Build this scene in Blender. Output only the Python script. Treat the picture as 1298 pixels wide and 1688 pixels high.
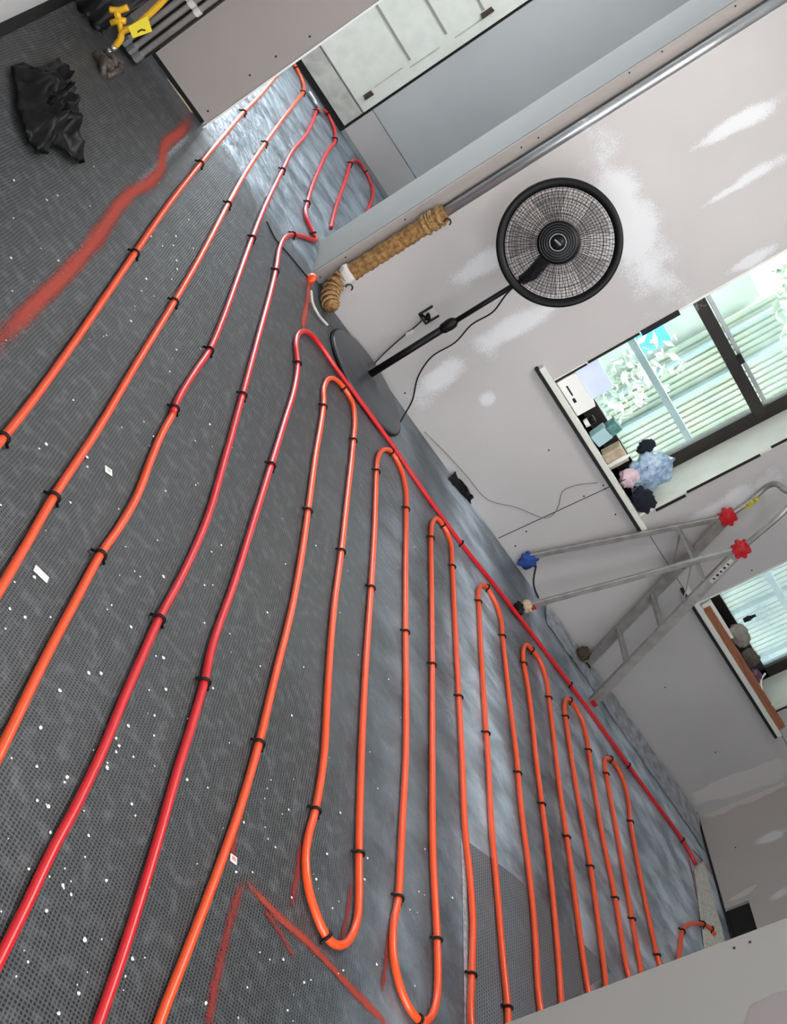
import bpy, math, random
from mathutils import Vector, Matrix, noise
random.seed(7)
for o in list(bpy.data.objects): bpy.data.objects.remove(o)
sc = bpy.context.scene
COL = sc.collection

# ---------------------------------------------------------------- camera
W_PX, H_PX = 1298.0, 1688.0
TILT, ROLL, YAW, FPX = 0.30342, 1.06759, 0.46233, 1856.45
CAM = Vector((0, 0, 1.35))
FW = Vector((math.sin(YAW)*math.cos(TILT), math.cos(YAW)*math.cos(TILT), -math.sin(TILT)))
RT = Vector((math.cos(YAW), -math.sin(YAW), 0)); UPV = RT.cross(FW)
IX = RT*math.cos(ROLL) + UPV*math.sin(ROLL)
IY = RT*math.sin(ROLL) - UPV*math.cos(ROLL)
cd = bpy.data.cameras.new('camera'); cam = bpy.data.objects.new('camera', cd); COL.objects.link(cam)
m = Matrix((( IX.x, -IY.x, -FW.x, CAM.x), (IX.y, -IY.y, -FW.y, CAM.y), (IX.z, -IY.z, -FW.z, CAM.z), (0, 0, 0, 1)))
cam.matrix_world = m
cd.sensor_fit = 'VERTICAL'; cd.sensor_height = 24.0; cd.lens = 24.0*FPX/H_PX
cd.clip_start = 0.02; cd.clip_end = 200
sc.camera = cam

# ---------------------------------------------------------------- light and exposure
sc.view_settings.view_transform = 'Standard'; sc.view_settings.look = 'None'
sc.view_settings.exposure = 0.0; sc.view_settings.gamma = 1.0
world = bpy.data.worlds.new('sky'); sc.world = world; world.use_nodes = True
bg = world.node_tree.nodes['Background']
bg.inputs[0].default_value = (0.9, 0.96, 1.0, 1); bg.inputs[1].default_value = 8

def area(name, loc, rot, sx, sy, power, color, spread=180):
    l = bpy.data.lights.new(name, 'AREA'); l.shape = 'RECTANGLE'; l.size = sx; l.size_y = sy
    l.energy = power; l.color = color; l.spread = math.radians(spread)
    o = bpy.data.objects.new(name, l); COL.objects.link(o); o.location = loc; o.rotation_euler = rot
    return o
# daylight entering by the wide opening behind the camera; unseen fill lamps follow
area('daylight_rear_opening', (0.6, -1.45, 1.5), (math.radians(90), 0, 0), 2.6, 2.0, 30, (1.0, 0.96, 0.93))
area('fill_rear_right', (3.7, -1.44, 1.7), (math.radians(90), 0, 0), 2.4, .7, 9, (0.9, 0.96, 1.0))  # unseen lamp added to brighten the right floor and walls
area('fill_far_floor', (-0.3, 7.58, 1.15), (math.radians(-90), 0, 0), 1.55, 2.1, 32, (0.82, 0.93, 1.0))  # unseen lamp added for the bright streak on the far room floor
area('fill_ceiling', (1.4, 3.4, 2.66), (0, 0, 0), 1.0, 1.0, 52, (1.0, 0.97, 0.95))  # unseen lamp added under the closed ceiling to brighten the upper walls
area('fill_far_ceiling', (0.6, 6.4, 2.66), (0, 0, 0), 0.8, 0.8, 26, (0.95, 0.98, 1.0))  # unseen lamp added because the far wall came out too dark

area('fill_above_yard', (4.4, 9.4, 5.2), (math.radians(-58), 0, 0), 5.0, 2.4, 11000, (0.72, 0.88, 1.0))  # unseen lamp added beyond the fence to brighten the foil on the right
for px0, px1 in ((2.24, 3.125), (3.785, 4.685)):
    po = area('window_portal', ((px0+px1)/2, 5.25, 1.38), (math.radians(-90), 0, 0), px1-px0, 1.4, 1, (1,1,1)); po.data.cycles.is_portal = True
# ---------------------------------------------------------------- helpers
def ray(x, y): return FW*FPX + IX*(x-W_PX/2) + IY*(y-H_PX/2)
def hit(x, y, ax, v):
    d = ray(x, y); t = (v-CAM[ax])/d[ax]; return CAM + d*t
def fl(x, y, z=0.0): return hit(x, y, 2, z)      # a floor point the photo shows
def onY(x, y, Y): return hit(x, y, 1, Y)
def onX(x, y, X): return hit(x, y, 0, X)

class MB:
    def __init__(s): s.v = []; s.f = []; s.uv = None; s.mi = []; s.cur = 0
    def add(s, vs, fs):
        b = len(s.v); s.v += [tuple(p) for p in vs]
        for f in fs: s.f.append(tuple(b+i for i in f)); s.mi.append(s.cur)
    def box(s, a, b):
        x0, y0, z0 = a; x1, y1, z1 = b
        vs = [(x0,y0,z0),(x1,y0,z0),(x1,y1,z0),(x0,y1,z0),(x0,y0,z1),(x1,y0,z1),(x1,y1,z1),(x0,y1,z1)]
        s.add(vs, [(0,3,2,1),(4,5,6,7),(0,1,5,4),(1,2,6,5),(2,3,7,6),(3,0,4,7)])
    def obox(s, c, ax, ay, az, hx, hy, hz):
        c = Vector(c); ax = Vector(ax).normalized()*hx; ay = Vector(ay).normalized()*hy; az = Vector(az).normalized()*hz
        vs = [c+ax*i+ay*j+az*k for k in (-1,1) for (i,j) in ((-1,-1),(1,-1),(1,1),(-1,1))]
        s.add(vs, [(0,3,2,1),(4,5,6,7),(0,1,5,4),(1,2,6,5),(2,3,7,6),(3,0,4,7)])
    def tube(s, pts, r, n=10, cap=True, closed=False, flat=None):
        pts = [Vector(p) for p in pts]; N = len(pts)
        rs = r if isinstance(r, (list, tuple)) else [r]*N
        rings = []; up = None; vs = []
        for i, p in enumerate(pts):
            a = pts[(i-1) % N] if (closed or i > 0) else pts[i]
            b = pts[(i+1) % N] if (closed or i < N-1) else pts[i]
            t = (b-a)
            if t.length < 1e-9: t = Vector((0,0,1))
            t.normalize()
            if up is None:
                up = Vector((0,0,1)) if abs(t.z) < .9 else Vector((1,0,0))
            u = (up - t*up.dot(t))
            if u.length < 1e-6: u = t.orthogonal()
            u.normalize(); w = t.cross(u); up = u
            for k in range(n):
                a_ = 2*math.pi*k/n
                fx, fy = (flat if flat else (1, 1))
                vs.append(p + (u*math.cos(a_)*fx + w*math.sin(a_)*fy)*rs[i])
        fs = []
        M = N if closed else N-1
        for i in range(M):
            j = (i+1) % N
            for k in range(n):
                k2 = (k+1) % n
                fs.append((i*n+k, i*n+k2, j*n+k2, j*n+k))
        if cap and not closed:
            fs.append(tuple(reversed(range(n)))); fs.append(tuple((N-1)*n+k for k in range(n)))
        s.add(vs, fs)
    def lathe(s, prof, c, axis=(0,0,1), n=32, cap=True):
        axis = Vector(axis).normalized(); u = axis.orthogonal().normalized(); w = axis.cross(u); c = Vector(c)
        vs = []
        for (r, h) in prof:
            for k in range(n):
                a = 2*math.pi*k/n; vs.append(c + axis*h + (u*math.cos(a)+w*math.sin(a))*r)
        fs = []
        for i in range(len(prof)-1):
            for k in range(n):
                k2 = (k+1) % n; fs.append((i*n+k, i*n+k2, (i+1)*n+k2, (i+1)*n+k))
        if cap:
            fs.append(tuple(reversed(range(n)))); fs.append(tuple((len(prof)-1)*n+k for k in range(n)))
        s.add(vs, fs)
    def prism(s, poly, off):
        n = len(poly); off = Vector(off); a = [Vector(p) for p in poly]; b = [p+off for p in a]
        s.add(a+b, [tuple(range(n)), tuple(reversed(range(n, 2*n)))] + [(i, i+n, (i+1) % n + n, (i+1) % n) for i in range(n)])
    def build(s, name, mat, parent=None, smooth=False, bevel=0, kind=None, uvs=None):
        me = bpy.data.meshes.new(name); me.from_pydata(s.v, [], s.f); me.update()
        mats = mat if isinstance(mat, (list, tuple)) else [mat]
        for mm in mats: me.materials.append(mm)
        for p, i in zip(me.polygons, s.mi): p.material_index = i; p.use_smooth = smooth
        if uvs:
            l = me.uv_layers.new(name='UVMap')
            for p in me.polygons:
                for li in p.loop_indices: l.data[li].uv = uvs[me.loops[li].vertex_index]
        o = bpy.data.objects.new(name, me); COL.objects.link(o)
        import bmesh
        bm = bmesh.new(); bm.from_mesh(me)
        if len(s.f) > 1 and not uvs: bmesh.ops.recalc_face_normals(bm, faces=bm.faces)
        bm.to_mesh(me); bm.free()
        if bevel:
            md = o.modifiers.new('bevel', 'BEVEL'); md.width = bevel; md.segments = 2; md.limit_method = 'ANGLE'
        if parent is not None:
            o.parent = parent
            if parent.type == 'EMPTY': o.matrix_parent_inverse = Matrix.Translation(-parent.location)
        if kind: o['kind'] = kind
        return o
def tag(o, label, cat, group=None):
    o['label'] = label; o['category'] = cat
    if group: o['group'] = group
    return o
def thing(name, loc, label, cat, group=None):
    o = bpy.data.objects.new(name, None); COL.objects.link(o); o.location = loc; o.empty_display_size = .05
    return tag(o, label, cat, group)
def spline(P, step=0.02):
    P = [Vector(p) for p in P]; out = []
    for i in range(len(P)-1):
        p0 = P[i-1] if i > 0 else P[0]*2-P[1]; p1 = P[i]; p2 = P[i+1]; p3 = P[i+2] if i+2 < len(P) else P[-1]*2-P[-2]
        # centripetal Catmull-Rom
        t0 = 0; t1 = t0+max((p1-p0).length, 1e-5)**.5; t2 = t1+max((p2-p1).length, 1e-5)**.5; t3 = t2+max((p3-p2).length, 1e-5)**.5
        n = max(2, int((p2-p1).length/step))
        for k in range(n):
            t = t1+(t2-t1)*k/n
            A1 = p0*((t1-t)/(t1-t0))+p1*((t-t0)/(t1-t0)); A2 = p1*((t2-t)/(t2-t1))+p2*((t-t1)/(t2-t1)); A3 = p2*((t3-t)/(t3-t2))+p3*((t-t2)/(t3-t2))
            B1 = A1*((t2-t)/(t2-t0))+A2*((t-t0)/(t2-t0)); B2 = A2*((t3-t)/(t3-t1))+A3*((t-t1)/(t3-t1))
            out.append(B1*((t2-t)/(t2-t1))+B2*((t-t1)/(t2-t1)))
    out.append(P[-1]); return out

# ---------------------------------------------------------------- materials
def srgb(r, g, b):
    f = lambda c: (c/255/12.92) if c/255 <= .04045 else ((c/255+.055)/1.055)**2.4
    return (f(r), f(g), f(b), 1)
def mat(name, col, rough=.5, metal=0, var=0, vscale=8, bump=0, bscale=60, spec=.5, trans=0, coat=0, col2=None, detail=4, alpha=1, stretch=(1,1,1)):
    M = bpy.data.materials.new(name); M.use_nodes = True; nt = M.node_tree; N = nt.nodes; L = nt.links
    b = N['Principled BSDF']; b.inputs['Base Color'].default_value = col; b.inputs['Roughness'].default_value = rough
    b.inputs['Metallic'].default_value = metal; b.inputs['Specular IOR Level'].default_value = spec
    b.inputs['Transmission Weight'].default_value = trans; b.inputs['Coat Weight'].default_value = coat
    b.inputs['Alpha'].default_value = alpha
    tc = N.new('ShaderNodeTexCoord'); mp = N.new('ShaderNodeMapping'); L.new(tc.outputs['Object'], mp.inputs[0]); mp.inputs['Scale'].default_value = stretch
    n1 = N.new('ShaderNodeTexNoise'); n1.inputs['Scale'].default_value = vscale; n1.inputs['Detail'].default_value = detail; L.new(mp.outputs[0], n1.inputs[0])
    mx = N.new('ShaderNodeMix'); mx.data_type = 'RGBA'
    c2 = col2 or tuple(list(x*(1-var) for x in col[:3])+[1])
    mx.inputs[6].default_value = col; mx.inputs[7].default_value = c2
    rp = N.new('ShaderNodeMapRange'); rp.inputs[1].default_value = .35; rp.inputs[2].default_value = .65; L.new(n1.outputs[0], rp.inputs[0]); L.new(rp.outputs[0], mx.inputs[0]); L.new(mx.outputs[2], b.inputs['Base Color'])
    if bump:
        n2 = N.new('ShaderNodeTexNoise'); n2.inputs['Scale'].default_value = bscale; n2.inputs['Detail'].default_value = 5; L.new(mp.outputs[0], n2.inputs[0])
        bp = N.new('ShaderNodeBump'); bp.inputs['Strength'].default_value = bump; bp.inputs['Distance'].default_value = .004; L.new(n2.outputs[0], bp.inputs['Height']); L.new(bp.outputs[0], b.inputs['Normal'])
    return M
def decal(name, col, lo=.35, nscale=60, rough=.7, edge=.5, low=.8, speck=1.6, fine=420, stretch=(1,1,1)):
    """a thin coat (spray paint, joint compound) whose rim breaks up"""
    M = bpy.data.materials.new(name); M.use_nodes = True; nt = M.node_tree; N = nt.nodes; L = nt.links
    b = N['Principled BSDF']; b.inputs['Base Color'].default_value = col; b.inputs['Roughness'].default_value = rough
    uv = N.new('ShaderNodeTexCoord'); sp = N.new('ShaderNodeSeparateXYZ'); L.new(uv.outputs['UV'], sp.inputs[0])
    def tri(sock):
        a = N.new('ShaderNodeMath'); a.operation = 'PINGPONG'; a.inputs[1].default_value = .5; L.new(sock, a.inputs[0])
        d = N.new('ShaderNodeMath'); d.operation = 'DIVIDE'; d.inputs[1].default_value = edge; L.new(a.outputs[0], d.inputs[0]); d.use_clamp = True; return d.outputs[0]
    mul = N.new('ShaderNodeMath'); mul.operation = 'MULTIPLY'; L.new(tri(sp.outputs[0]), mul.inputs[0]); L.new(tri(sp.outputs[1]), mul.inputs[1])
    mp = N.new('ShaderNodeMapping'); mp.inputs['Scale'].default_value = stretch; L.new(uv.outputs['Object'], mp.inputs[0])
    n1 = N.new('ShaderNodeTexNoise'); n1.inputs['Scale'].default_value = nscale; n1.inputs['Detail'].default_value = 6; L.new(mp.outputs[0], n1.inputs[0])
    # soft rims are broken into fine specks, as sprayed or feathered coats are
    n3 = N.new('ShaderNodeTexNoise'); n3.inputs['Scale'].default_value = fine; n3.inputs['Detail'].default_value = 1; L.new(uv.outputs['Object'], n3.inputs[0])
    ma = N.new('ShaderNodeMath'); ma.operation = 'MULTIPLY_ADD'; L.new(n1.outputs[0], ma.inputs[0]); ma.inputs[1].default_value = low; L.new(mul.outputs[0], ma.inputs[2])
    mb_ = N.new('ShaderNodeMath'); mb_.operation = 'MULTIPLY_ADD'; L.new(n3.outputs[0], mb_.inputs[0]); mb_.inputs[1].default_value = speck; L.new(ma.outputs[0], mb_.inputs[2])
    rp = N.new('ShaderNodeMapRange'); t = .5*low+.5*speck+lo; rp.inputs[1].default_value = t; rp.inputs[2].default_value = t+.06; L.new(mb_.outputs[0], rp.inputs[0])
    L.new(rp.outputs[0], b.inputs['Alpha'])
    return M

def foil_material(name, smooth_sheet=False):
    M = bpy.data.materials.new(name); M.use_nodes = True; nt = M.node_tree; N = nt.nodes; L = nt.links
    b = N['Principled BSDF']
    def math_(op, a, bb=None, clamp=False):
        n = N.new('ShaderNodeMath'); n.operation = op; n.use_clamp = clamp
        for i, v in enumerate((a, bb)):
            if v is None: continue
            if isinstance(v, (int, float)): n.inputs[i].default_value = v
            else: L.new(v, n.inputs[i])
        return n.outputs[0]
    def mr(v, a, bb, c=0, d=1):
        n = N.new('ShaderNodeMapRange'); L.new(v, n.inputs[0]); n.inputs[1].default_value = a; n.inputs[2].default_value = bb; n.inputs[3].default_value = c; n.inputs[4].default_value = d; return n.outputs[0]
    def noise_(scale, detail=4, vec=None):
        n = N.new('ShaderNodeTexNoise'); n.inputs['Scale'].default_value = scale; n.inputs['Detail'].default_value = detail; L.new(vec, n.inputs[0]); return n.outputs[0]
    def mix(f, a, bb):
        n = N.new('ShaderNodeMix'); n.data_type = 'RGBA'
        for i, v in ((0, f), (6, a), (7, bb)):
            if isinstance(v, tuple) or isinstance(v, float): n.inputs[i].default_value = v
            else: L.new(v, n.inputs[i])
        return n.outputs[2]
    tc = N.new('ShaderNodeTexCoord'); co = tc.outputs['Object']
    sp = N.new('ShaderNodeSeparateXYZ'); L.new(co, sp.inputs[0]); X, Y = sp.outputs[0], sp.outputs[1]
    wob = noise_(.6, 2, co)
    rot = N.new('ShaderNodeMapping'); rot.inputs['Rotation'].default_value = (0, 0, math.radians(4)); L.new(co, rot.inputs[0])
    wv = N.new('ShaderNodeVectorMath'); wv.operation = 'ADD'; L.new(rot.outputs[0], wv.inputs[0])
    wn = N.new('ShaderNodeTexNoise'); wn.inputs['Scale'].default_value = 2.2; L.new(co, wn.inputs[0])
    ws = N.new('ShaderNodeVectorMath'); ws.operation = 'SCALE'; ws.inputs['Scale'].default_value = .035; L.new(wn.outputs[1], ws.inputs[0]); L.new(ws.outputs[0], wv.inputs[1])
    s2 = N.new('ShaderNodeSeparateXYZ'); L.new(wv.outputs[0], s2.inputs[0])
    P = .013 if smooth_sheet else .0085
    gx = math_('PINGPONG', s2.outputs[0], P/2); gy = math_('PINGPONG', s2.outputs[1], P/2)
    gx = mr(gx, P*.10, P*.26); gy = mr(gy, P*.10, P*.26)
    cell = math_('MULTIPLY', gx, gy)                       # 1 inside a cushion of the weave, 0 on the threads
    big = noise_(.9, 3, co); fine = noise_(28, 6, co)
    st = N.new('ShaderNodeMapping'); st.inputs['Scale'].default_value = (4.5, 7, 1); L.new(co, st.inputs[0])
    streak = noise_(1.0, 7, st.outputs[0])
    # the sheets laid on the right and in the far room are smoother and silvery, the near ones dark and woven
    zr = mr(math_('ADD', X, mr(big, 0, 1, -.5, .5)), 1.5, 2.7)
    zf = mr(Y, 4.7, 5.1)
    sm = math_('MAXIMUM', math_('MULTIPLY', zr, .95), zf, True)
    if smooth_sheet: sm = math_('ADD', math_('MULTIPLY', sm, 0), 0.05)
    weave = math_('SUBTRACT', 1.0, math_('MULTIPLY', sm, .8))
    dark = mix(cell, srgb(78, 80, 82), srgb(26, 27, 28))
    if smooth_sheet: dark = mix(cell, srgb(118, 122, 127), srgb(50, 52, 56))
    dark = mix(math_('MULTIPLY', mr(fine, .5, .72), .35), dark, srgb(120, 122, 125))
    # sheets in strips towards the window wall, their window sheen put into the colour
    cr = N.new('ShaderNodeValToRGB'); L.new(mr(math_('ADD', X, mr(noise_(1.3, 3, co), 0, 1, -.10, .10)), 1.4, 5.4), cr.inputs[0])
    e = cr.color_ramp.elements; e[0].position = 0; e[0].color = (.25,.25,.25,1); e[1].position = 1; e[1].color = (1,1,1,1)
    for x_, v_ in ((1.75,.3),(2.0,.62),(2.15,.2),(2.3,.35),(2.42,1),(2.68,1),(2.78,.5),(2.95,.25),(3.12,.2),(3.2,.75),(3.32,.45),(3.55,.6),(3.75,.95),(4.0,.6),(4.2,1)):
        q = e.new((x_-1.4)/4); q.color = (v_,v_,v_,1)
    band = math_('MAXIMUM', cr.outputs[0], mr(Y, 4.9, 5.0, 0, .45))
    silver = mix(mr(streak, .38, .62), srgb(150, 164, 176), srgb(214, 230, 244))  # pale blue stands in for window light reflected by the foil
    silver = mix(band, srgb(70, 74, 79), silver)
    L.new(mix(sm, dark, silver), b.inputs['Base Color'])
    L.new(mr(sm, 0, 1, .3, .6), b.inputs['Metallic'])
    rr = math_('ADD', mr(streak, .3, .7, .34, .46), mr(sm, 0, 1, .08, .02)); L.new(rr, b.inputs['Roughness'])
    b.inputs['Specular IOR Level'].default_value = .5
    h = math_('ADD', math_('MULTIPLY', cell, math_('MULTIPLY', weave, .0011)), math_('MULTIPLY', fine, mr(sm, 0, 1, .0012, .006)))
    h = math_('ADD', h, math_('MULTIPLY', streak, mr(sm, 0, 1, .006, .12))); h = math_('ADD', h, math_('MULTIPLY', noise_(4, 3, co), .006))
    bp = N.new('ShaderNodeBump'); bp.inputs['Strength'].default_value = .55; bp.inputs['Distance'].default_value = 1.0; L.new(h, bp.inputs['Height']); L.new(bp.outputs[0], b.inputs['Normal'])
    return M

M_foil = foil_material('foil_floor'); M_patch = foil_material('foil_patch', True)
M_wall = mat('plasterboard', srgb(177, 172, 170), .8, var=.07, vscale=2.2, bump=.08, bscale=120)
M_wallgrey = mat('grey_board', srgb(176, 177, 176), .75, var=.06, vscale=2, bump=.05)
M_pier = mat('pier_board_shaded', srgb(134, 134, 131), .8, var=.06, vscale=3)  # plasterboard in a greyer tone, shade of the pier put into the colour
M_part = mat('partition_board', srgb(152, 144, 140), .8, var=.06, vscale=3)  # brownish grey board, its weaker lighting put into the darker colour
M_walldim = mat('plasterboard_brownish_dim', srgb(172, 165, 160), .8, var=.06, vscale=2)  # plasterboard copy with the dimness of the right end put into the colour
M_white = mat('white_board', srgb(225, 226, 226), .6, var=.04)
M_cream = mat('cream_paint', srgb(214, 214, 204), .55, var=.09, vscale=12)
M_creamold = mat('old_cream_timber', srgb(188, 187, 178), .7, var=.3, vscale=14, bump=.2)
M_ceil = mat('ceiling_paint', srgb(225, 225, 222), .9)
M_black = mat('black_plastic', srgb(8, 8, 9), .5, spec=.22, var=.2)
M_darkgap = mat('dark_gap', srgb(24, 22, 20), .9)
M_fanbase = mat('charcoal_plastic', srgb(58, 61, 66), .32, var=.1)
M_orange = mat('orange_tube', srgb(226, 76, 28), .3, spec=.6)
M_red = mat('red_tube', srgb(200, 26, 32), .3, spec=.6)
M_clip = mat('clip_plastic', srgb(8, 8, 8), .5, spec=.25)
M_alu = mat('aluminium', srgb(176, 172, 168), .42, metal=.75, var=.25, vscale=18, bump=.15)
M_bronze = mat('dark_aluminium', srgb(44, 38, 35), .4, metal=.3, var=.3)
M_steel = mat('galvanised_steel', srgb(188, 190, 192), .32, metal=.85, var=.15)
M_pipe = mat('grey_pipe', srgb(172, 167, 163), .55, var=.15)
M_batten = mat('grey_batten', srgb(152, 143, 138), .8, var=.12, vscale=30, stretch=(1,1,.1))
M_jute = mat('jute', srgb(158, 120, 72), .95, col2=srgb(110, 78, 42), vscale=55, bump=.8, bscale=140)
M_rope = mat('jute_rope', srgb(182, 146, 100), .95, col2=srgb(120, 86, 50), vscale=90, bump=.6, bscale=200)
M_plaster = mat('plaster_white', srgb(200, 196, 190), .9, var=.15, vscale=40, bump=.4)
M_yellow = mat('yellow_valve', srgb(226, 172, 30), .4, var=.15)
M_yelltag = mat('yellow_tag', srgb(236, 214, 40), .5, var=.05)
M_redpl = mat('red_plastic', srgb(190, 20, 28), .4, var=.3, vscale=50)
M_blue = mat('blue_rag', srgb(38, 74, 150), .85, var=.4, vscale=40, bump=.4)
M_wood = mat('brown_timber', srgb(160, 98, 66), .6, var=.35, vscale=12, stretch=(.5,8,8))
M_paper = mat('white_paper', srgb(232, 230, 226), .7)
M_crumb = mat('plaster_crumb', srgb(236, 234, 228), .8)
M_tan = mat('beige_plastic', srgb(190, 168, 140), .6, var=.2, vscale=40)
M_paint = decal('spray_paint_orange', srgb(156, 50, 32), .40, 60, low=.9, speck=2.4)
M_paintd = decal('spray_paint_dark', srgb(128, 34, 28), .55, 60, low=1.0, speck=2.6)
M_smear = decal('joint_compound', srgb(200, 199, 200), .38, 7, rough=.85, edge=.42, low=1.6, speck=1.6, fine=300)
M_smearc = decal('joint_compound_corner', srgb(190, 184, 180), .2, 14, rough=.85, edge=.25, low=1.4, speck=1.0, fine=300)
M_film = mat('clear_plastic_bag', srgb(205, 225, 240), .15, var=.5, vscale=40, bump=.9, bscale=50, alpha=.72, col2=srgb(120, 150, 190))
M_binbag = mat('bin_bag', srgb(9, 9, 10), .45, spec=.22, var=.2, bump=.6, bscale=22)
M_navy = mat('navy_cloth', srgb(18, 24, 40), .9, var=.3)

# ---------------------------------------------------------------- setting
WY = 4.89      # window wall face
RX = 5.24      # right wall face
LX = -0.27     # left wall face
CH = 2.7
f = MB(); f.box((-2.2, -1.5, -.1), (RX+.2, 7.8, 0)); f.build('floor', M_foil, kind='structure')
c = MB(); c.box((-2.2, -1.5, CH), (RX+.2, 7.8, CH+.1)); c.build('ceiling', M_ceil, kind='structure')

def wall_cells(us, zs, holes, mk):
    """boxes between the cut lines, leaving the holes open"""
    for i in range(len(us)-1):
        for k in range(len(zs)-1):
            if (i, k) in holes: continue
            mk(us[i], us[i+1], zs[k], zs[k+1])
# window wall
W1 = (2.24, 3.125, .68, 2.08); W2 = (3.785, 4.685, .70, 2.08)
wb = MB()
wall_cells([1.30, W1[0], W1[1], W2[0], W2[1], RX+.15], [0, .68, .70, 2.08, CH], {(1,1),(1,2),(3,2)}, lambda a,b,c_,d: wb.box((a, WY, c_), (b, WY+.34, d)))
wall_win = wb.build('wall_window_side', M_wall, kind='structure')
# right wall with the hole near the floor
h0 = onX(1190, 1533, RX); h1 = onX(1240, 1522, RX)
hy0, hy1, hz = 3.62, 4.215, .165
rb = MB()
rb.box((RX, 4.215, .012), (RX+.12, WY+.2, CH)); rb.box((RX, -1.5, .012), (RX+.12, hy0, CH)); 
# arched, broken upper rim of the hole
n = 10
for i in range(n):
    a = hy1-(hy1-hy0)*i/n; b_ = hy1-(hy1-hy0)*(i+1)/n
    t = (i+.5)/n; zz = .150
    rb.box((RX, b_, zz), (RX+.02, a, CH))
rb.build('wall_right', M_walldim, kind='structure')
hb = MB(); hb.box((RX+.0205, 3.62, 0), (RX+.1, 4.214, CH)); hb.build('cavity_dark_box', M_darkgap, kind='structure')  # near-black box set behind the hole for the darkness inside it
# left wall, painted white, black perimeter strip on the floor
lb = MB(); lb.box((LX-.1, -1.5, 0), (LX, WY+.05, CH)); lb.build('wall_left', M_white, kind='structure')
# partition board left of the opening
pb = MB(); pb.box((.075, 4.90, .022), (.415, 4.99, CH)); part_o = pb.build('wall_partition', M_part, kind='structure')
pb = MB(); pb.box((.07, 4.915, 0), (.40, 4.985, .024)); pb.build('partition_gap_shade', M_darkgap, kind='structure')  # dark strip stands in for shade in the gap below the partition
pb = MB(); pb.box((.412, 4.895, .0), (.420, 4.992, CH)); pb.build('trim_2', M_white, kind='structure')
# recess behind the vertical pipes
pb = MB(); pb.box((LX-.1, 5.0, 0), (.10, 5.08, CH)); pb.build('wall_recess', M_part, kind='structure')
# pier at the right side of the opening
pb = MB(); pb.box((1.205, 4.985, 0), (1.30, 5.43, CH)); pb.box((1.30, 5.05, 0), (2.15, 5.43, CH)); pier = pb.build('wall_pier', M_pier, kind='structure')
# far room
FY = 7.62
pb = MB(); pb.box((.5, FY, 0), (2.15, FY+.1, CH)); pb.box((-2.2, FY, 2.25), (.5, FY+.1, CH)); pb.box((-2.2, FY, 0), (-1.1, FY+.1, 2.25)); pb.build('wall_far', M_wallgrey, kind='structure')
pb = MB(); pb.box((2.05, 5.43, 0), (2.15, FY, CH)); pb.build('wall_far_right', M_wallgrey, kind='structure')
pb = MB(); pb.box((-2.3, 4.0, 0), (-2.2, FY+.1, CH)); pb.box((-2.2, 4.95, 0), (LX-.1, 5.05, CH)); pb.build('wall_far_left', M_wallgrey, kind='structure')
# near wall on the right, its far edge stands upright in the frame
e0 = fl(690, 1741)
pb = MB(); pb.box((e0.x, -1.5, 0), (e0.x+.1, e0.y, CH)); nearw = pb.build('wall_near_right', mat('near_board_dim', srgb(136,132,128), .8, var=.05, vscale=3), kind='structure')  # darker board copy, shade of the near wall put into its colour
pb = MB(); pb.box((e0.x+.1, -1.6, 0), (RX+.2, -1.5, 1.35)); pb.box((e0.x+.1, -1.6, 2.05), (RX+.2, -1.5, CH)); pb.build('wall_back', M_walldim, kind='structure')  # unseen wall, its opening added to let more light onto the right side
# perimeter strips
pb = MB(); pb.box((LX, 2.6, 0), (LX+.035, 4.95, .006)); pb.build('baseboard_left', M_black, kind='structure')
pb = MB(); pb.box((RX-.012, 3.4, 0), (RX, WY, .012)); pb.build('baseboard_right', M_darkgap, kind='structure')

# --- coats of joint compound, all lying on the boards
def smear(quad, place, name='joint_compound', m_=None, parent=None, nu=6, nv=6, off=(0,-.0005,0)):
    P = [place(*q)+Vector(off) for q in quad]
    b = MB(); uvs = []
    for j in range(nv+1):
        for i in range(nu+1):
            u, v = i/nu, j/nv
            b.v.append(tuple((P[0]*(1-u)+P[1]*u)*(1-v)+(P[3]*(1-u)+P[2]*u)*v)); uvs.append((u, v))
    for j in range(nv):
        for i in range(nu):
            a = j*(nu+1)+i; b.f.append((a, a+1, a+nu+2, a+nu+1)); b.mi.append(0)
    return b.build(name, m_ or M_smear, parent, uvs=uvs)
WW = lambda x, y: onY(x, y, WY)
for q in [[(925,215),(1010,170),(1175,500),(1055,560)], [(1085,270),(1310,120),(1320,170),(1120,270)], [(1105,370),(1320,215),(1330,260),(1145,355)],
          [(745,585),(890,470),(990,480),(800,605)], [(780,648),(822,640),(824,668),(790,684)], [(715,455),(850,370),(850,440),(735,500)],
          [(1078,872),(1310,748),(1320,800),(1110,890)], [(1170,455),(1298,375),(1310,410),(1190,470)], [(655,640),(760,560),(800,590),(690,690)]]:
    smear(q, WW, parent=wall_win)
smear([(1128,1306),(1310,1236),(1310,1285),(1138,1333)], WW, m_=M_smearc, parent=wall_win, name='corner_compound')
RR = lambda x, y: onX(x, y, RX)
rw = bpy.data.objects['wall_right']
smear([(1138,1325),(1310,1262),(1310,1293),(1150,1362)], RR, m_=M_smearc, parent=rw, name='corner_compound', off=(-.0005,0,0))
for q in [[(1228,1388),(1310,1352),(1310,1374),(1236,1406)], [(1255,1478),(1310,1450),(1310,1472),(1262,1498)]]:
    smear(q, RR, parent=rw, off=(-.0005,0,0))
smear([(1188,1492),(1222,1470),(1256,1452),(1236,1476)], RR, m_=M_smearc, parent=rw, name='corner_compound', off=(-.0005,0,0))
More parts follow.
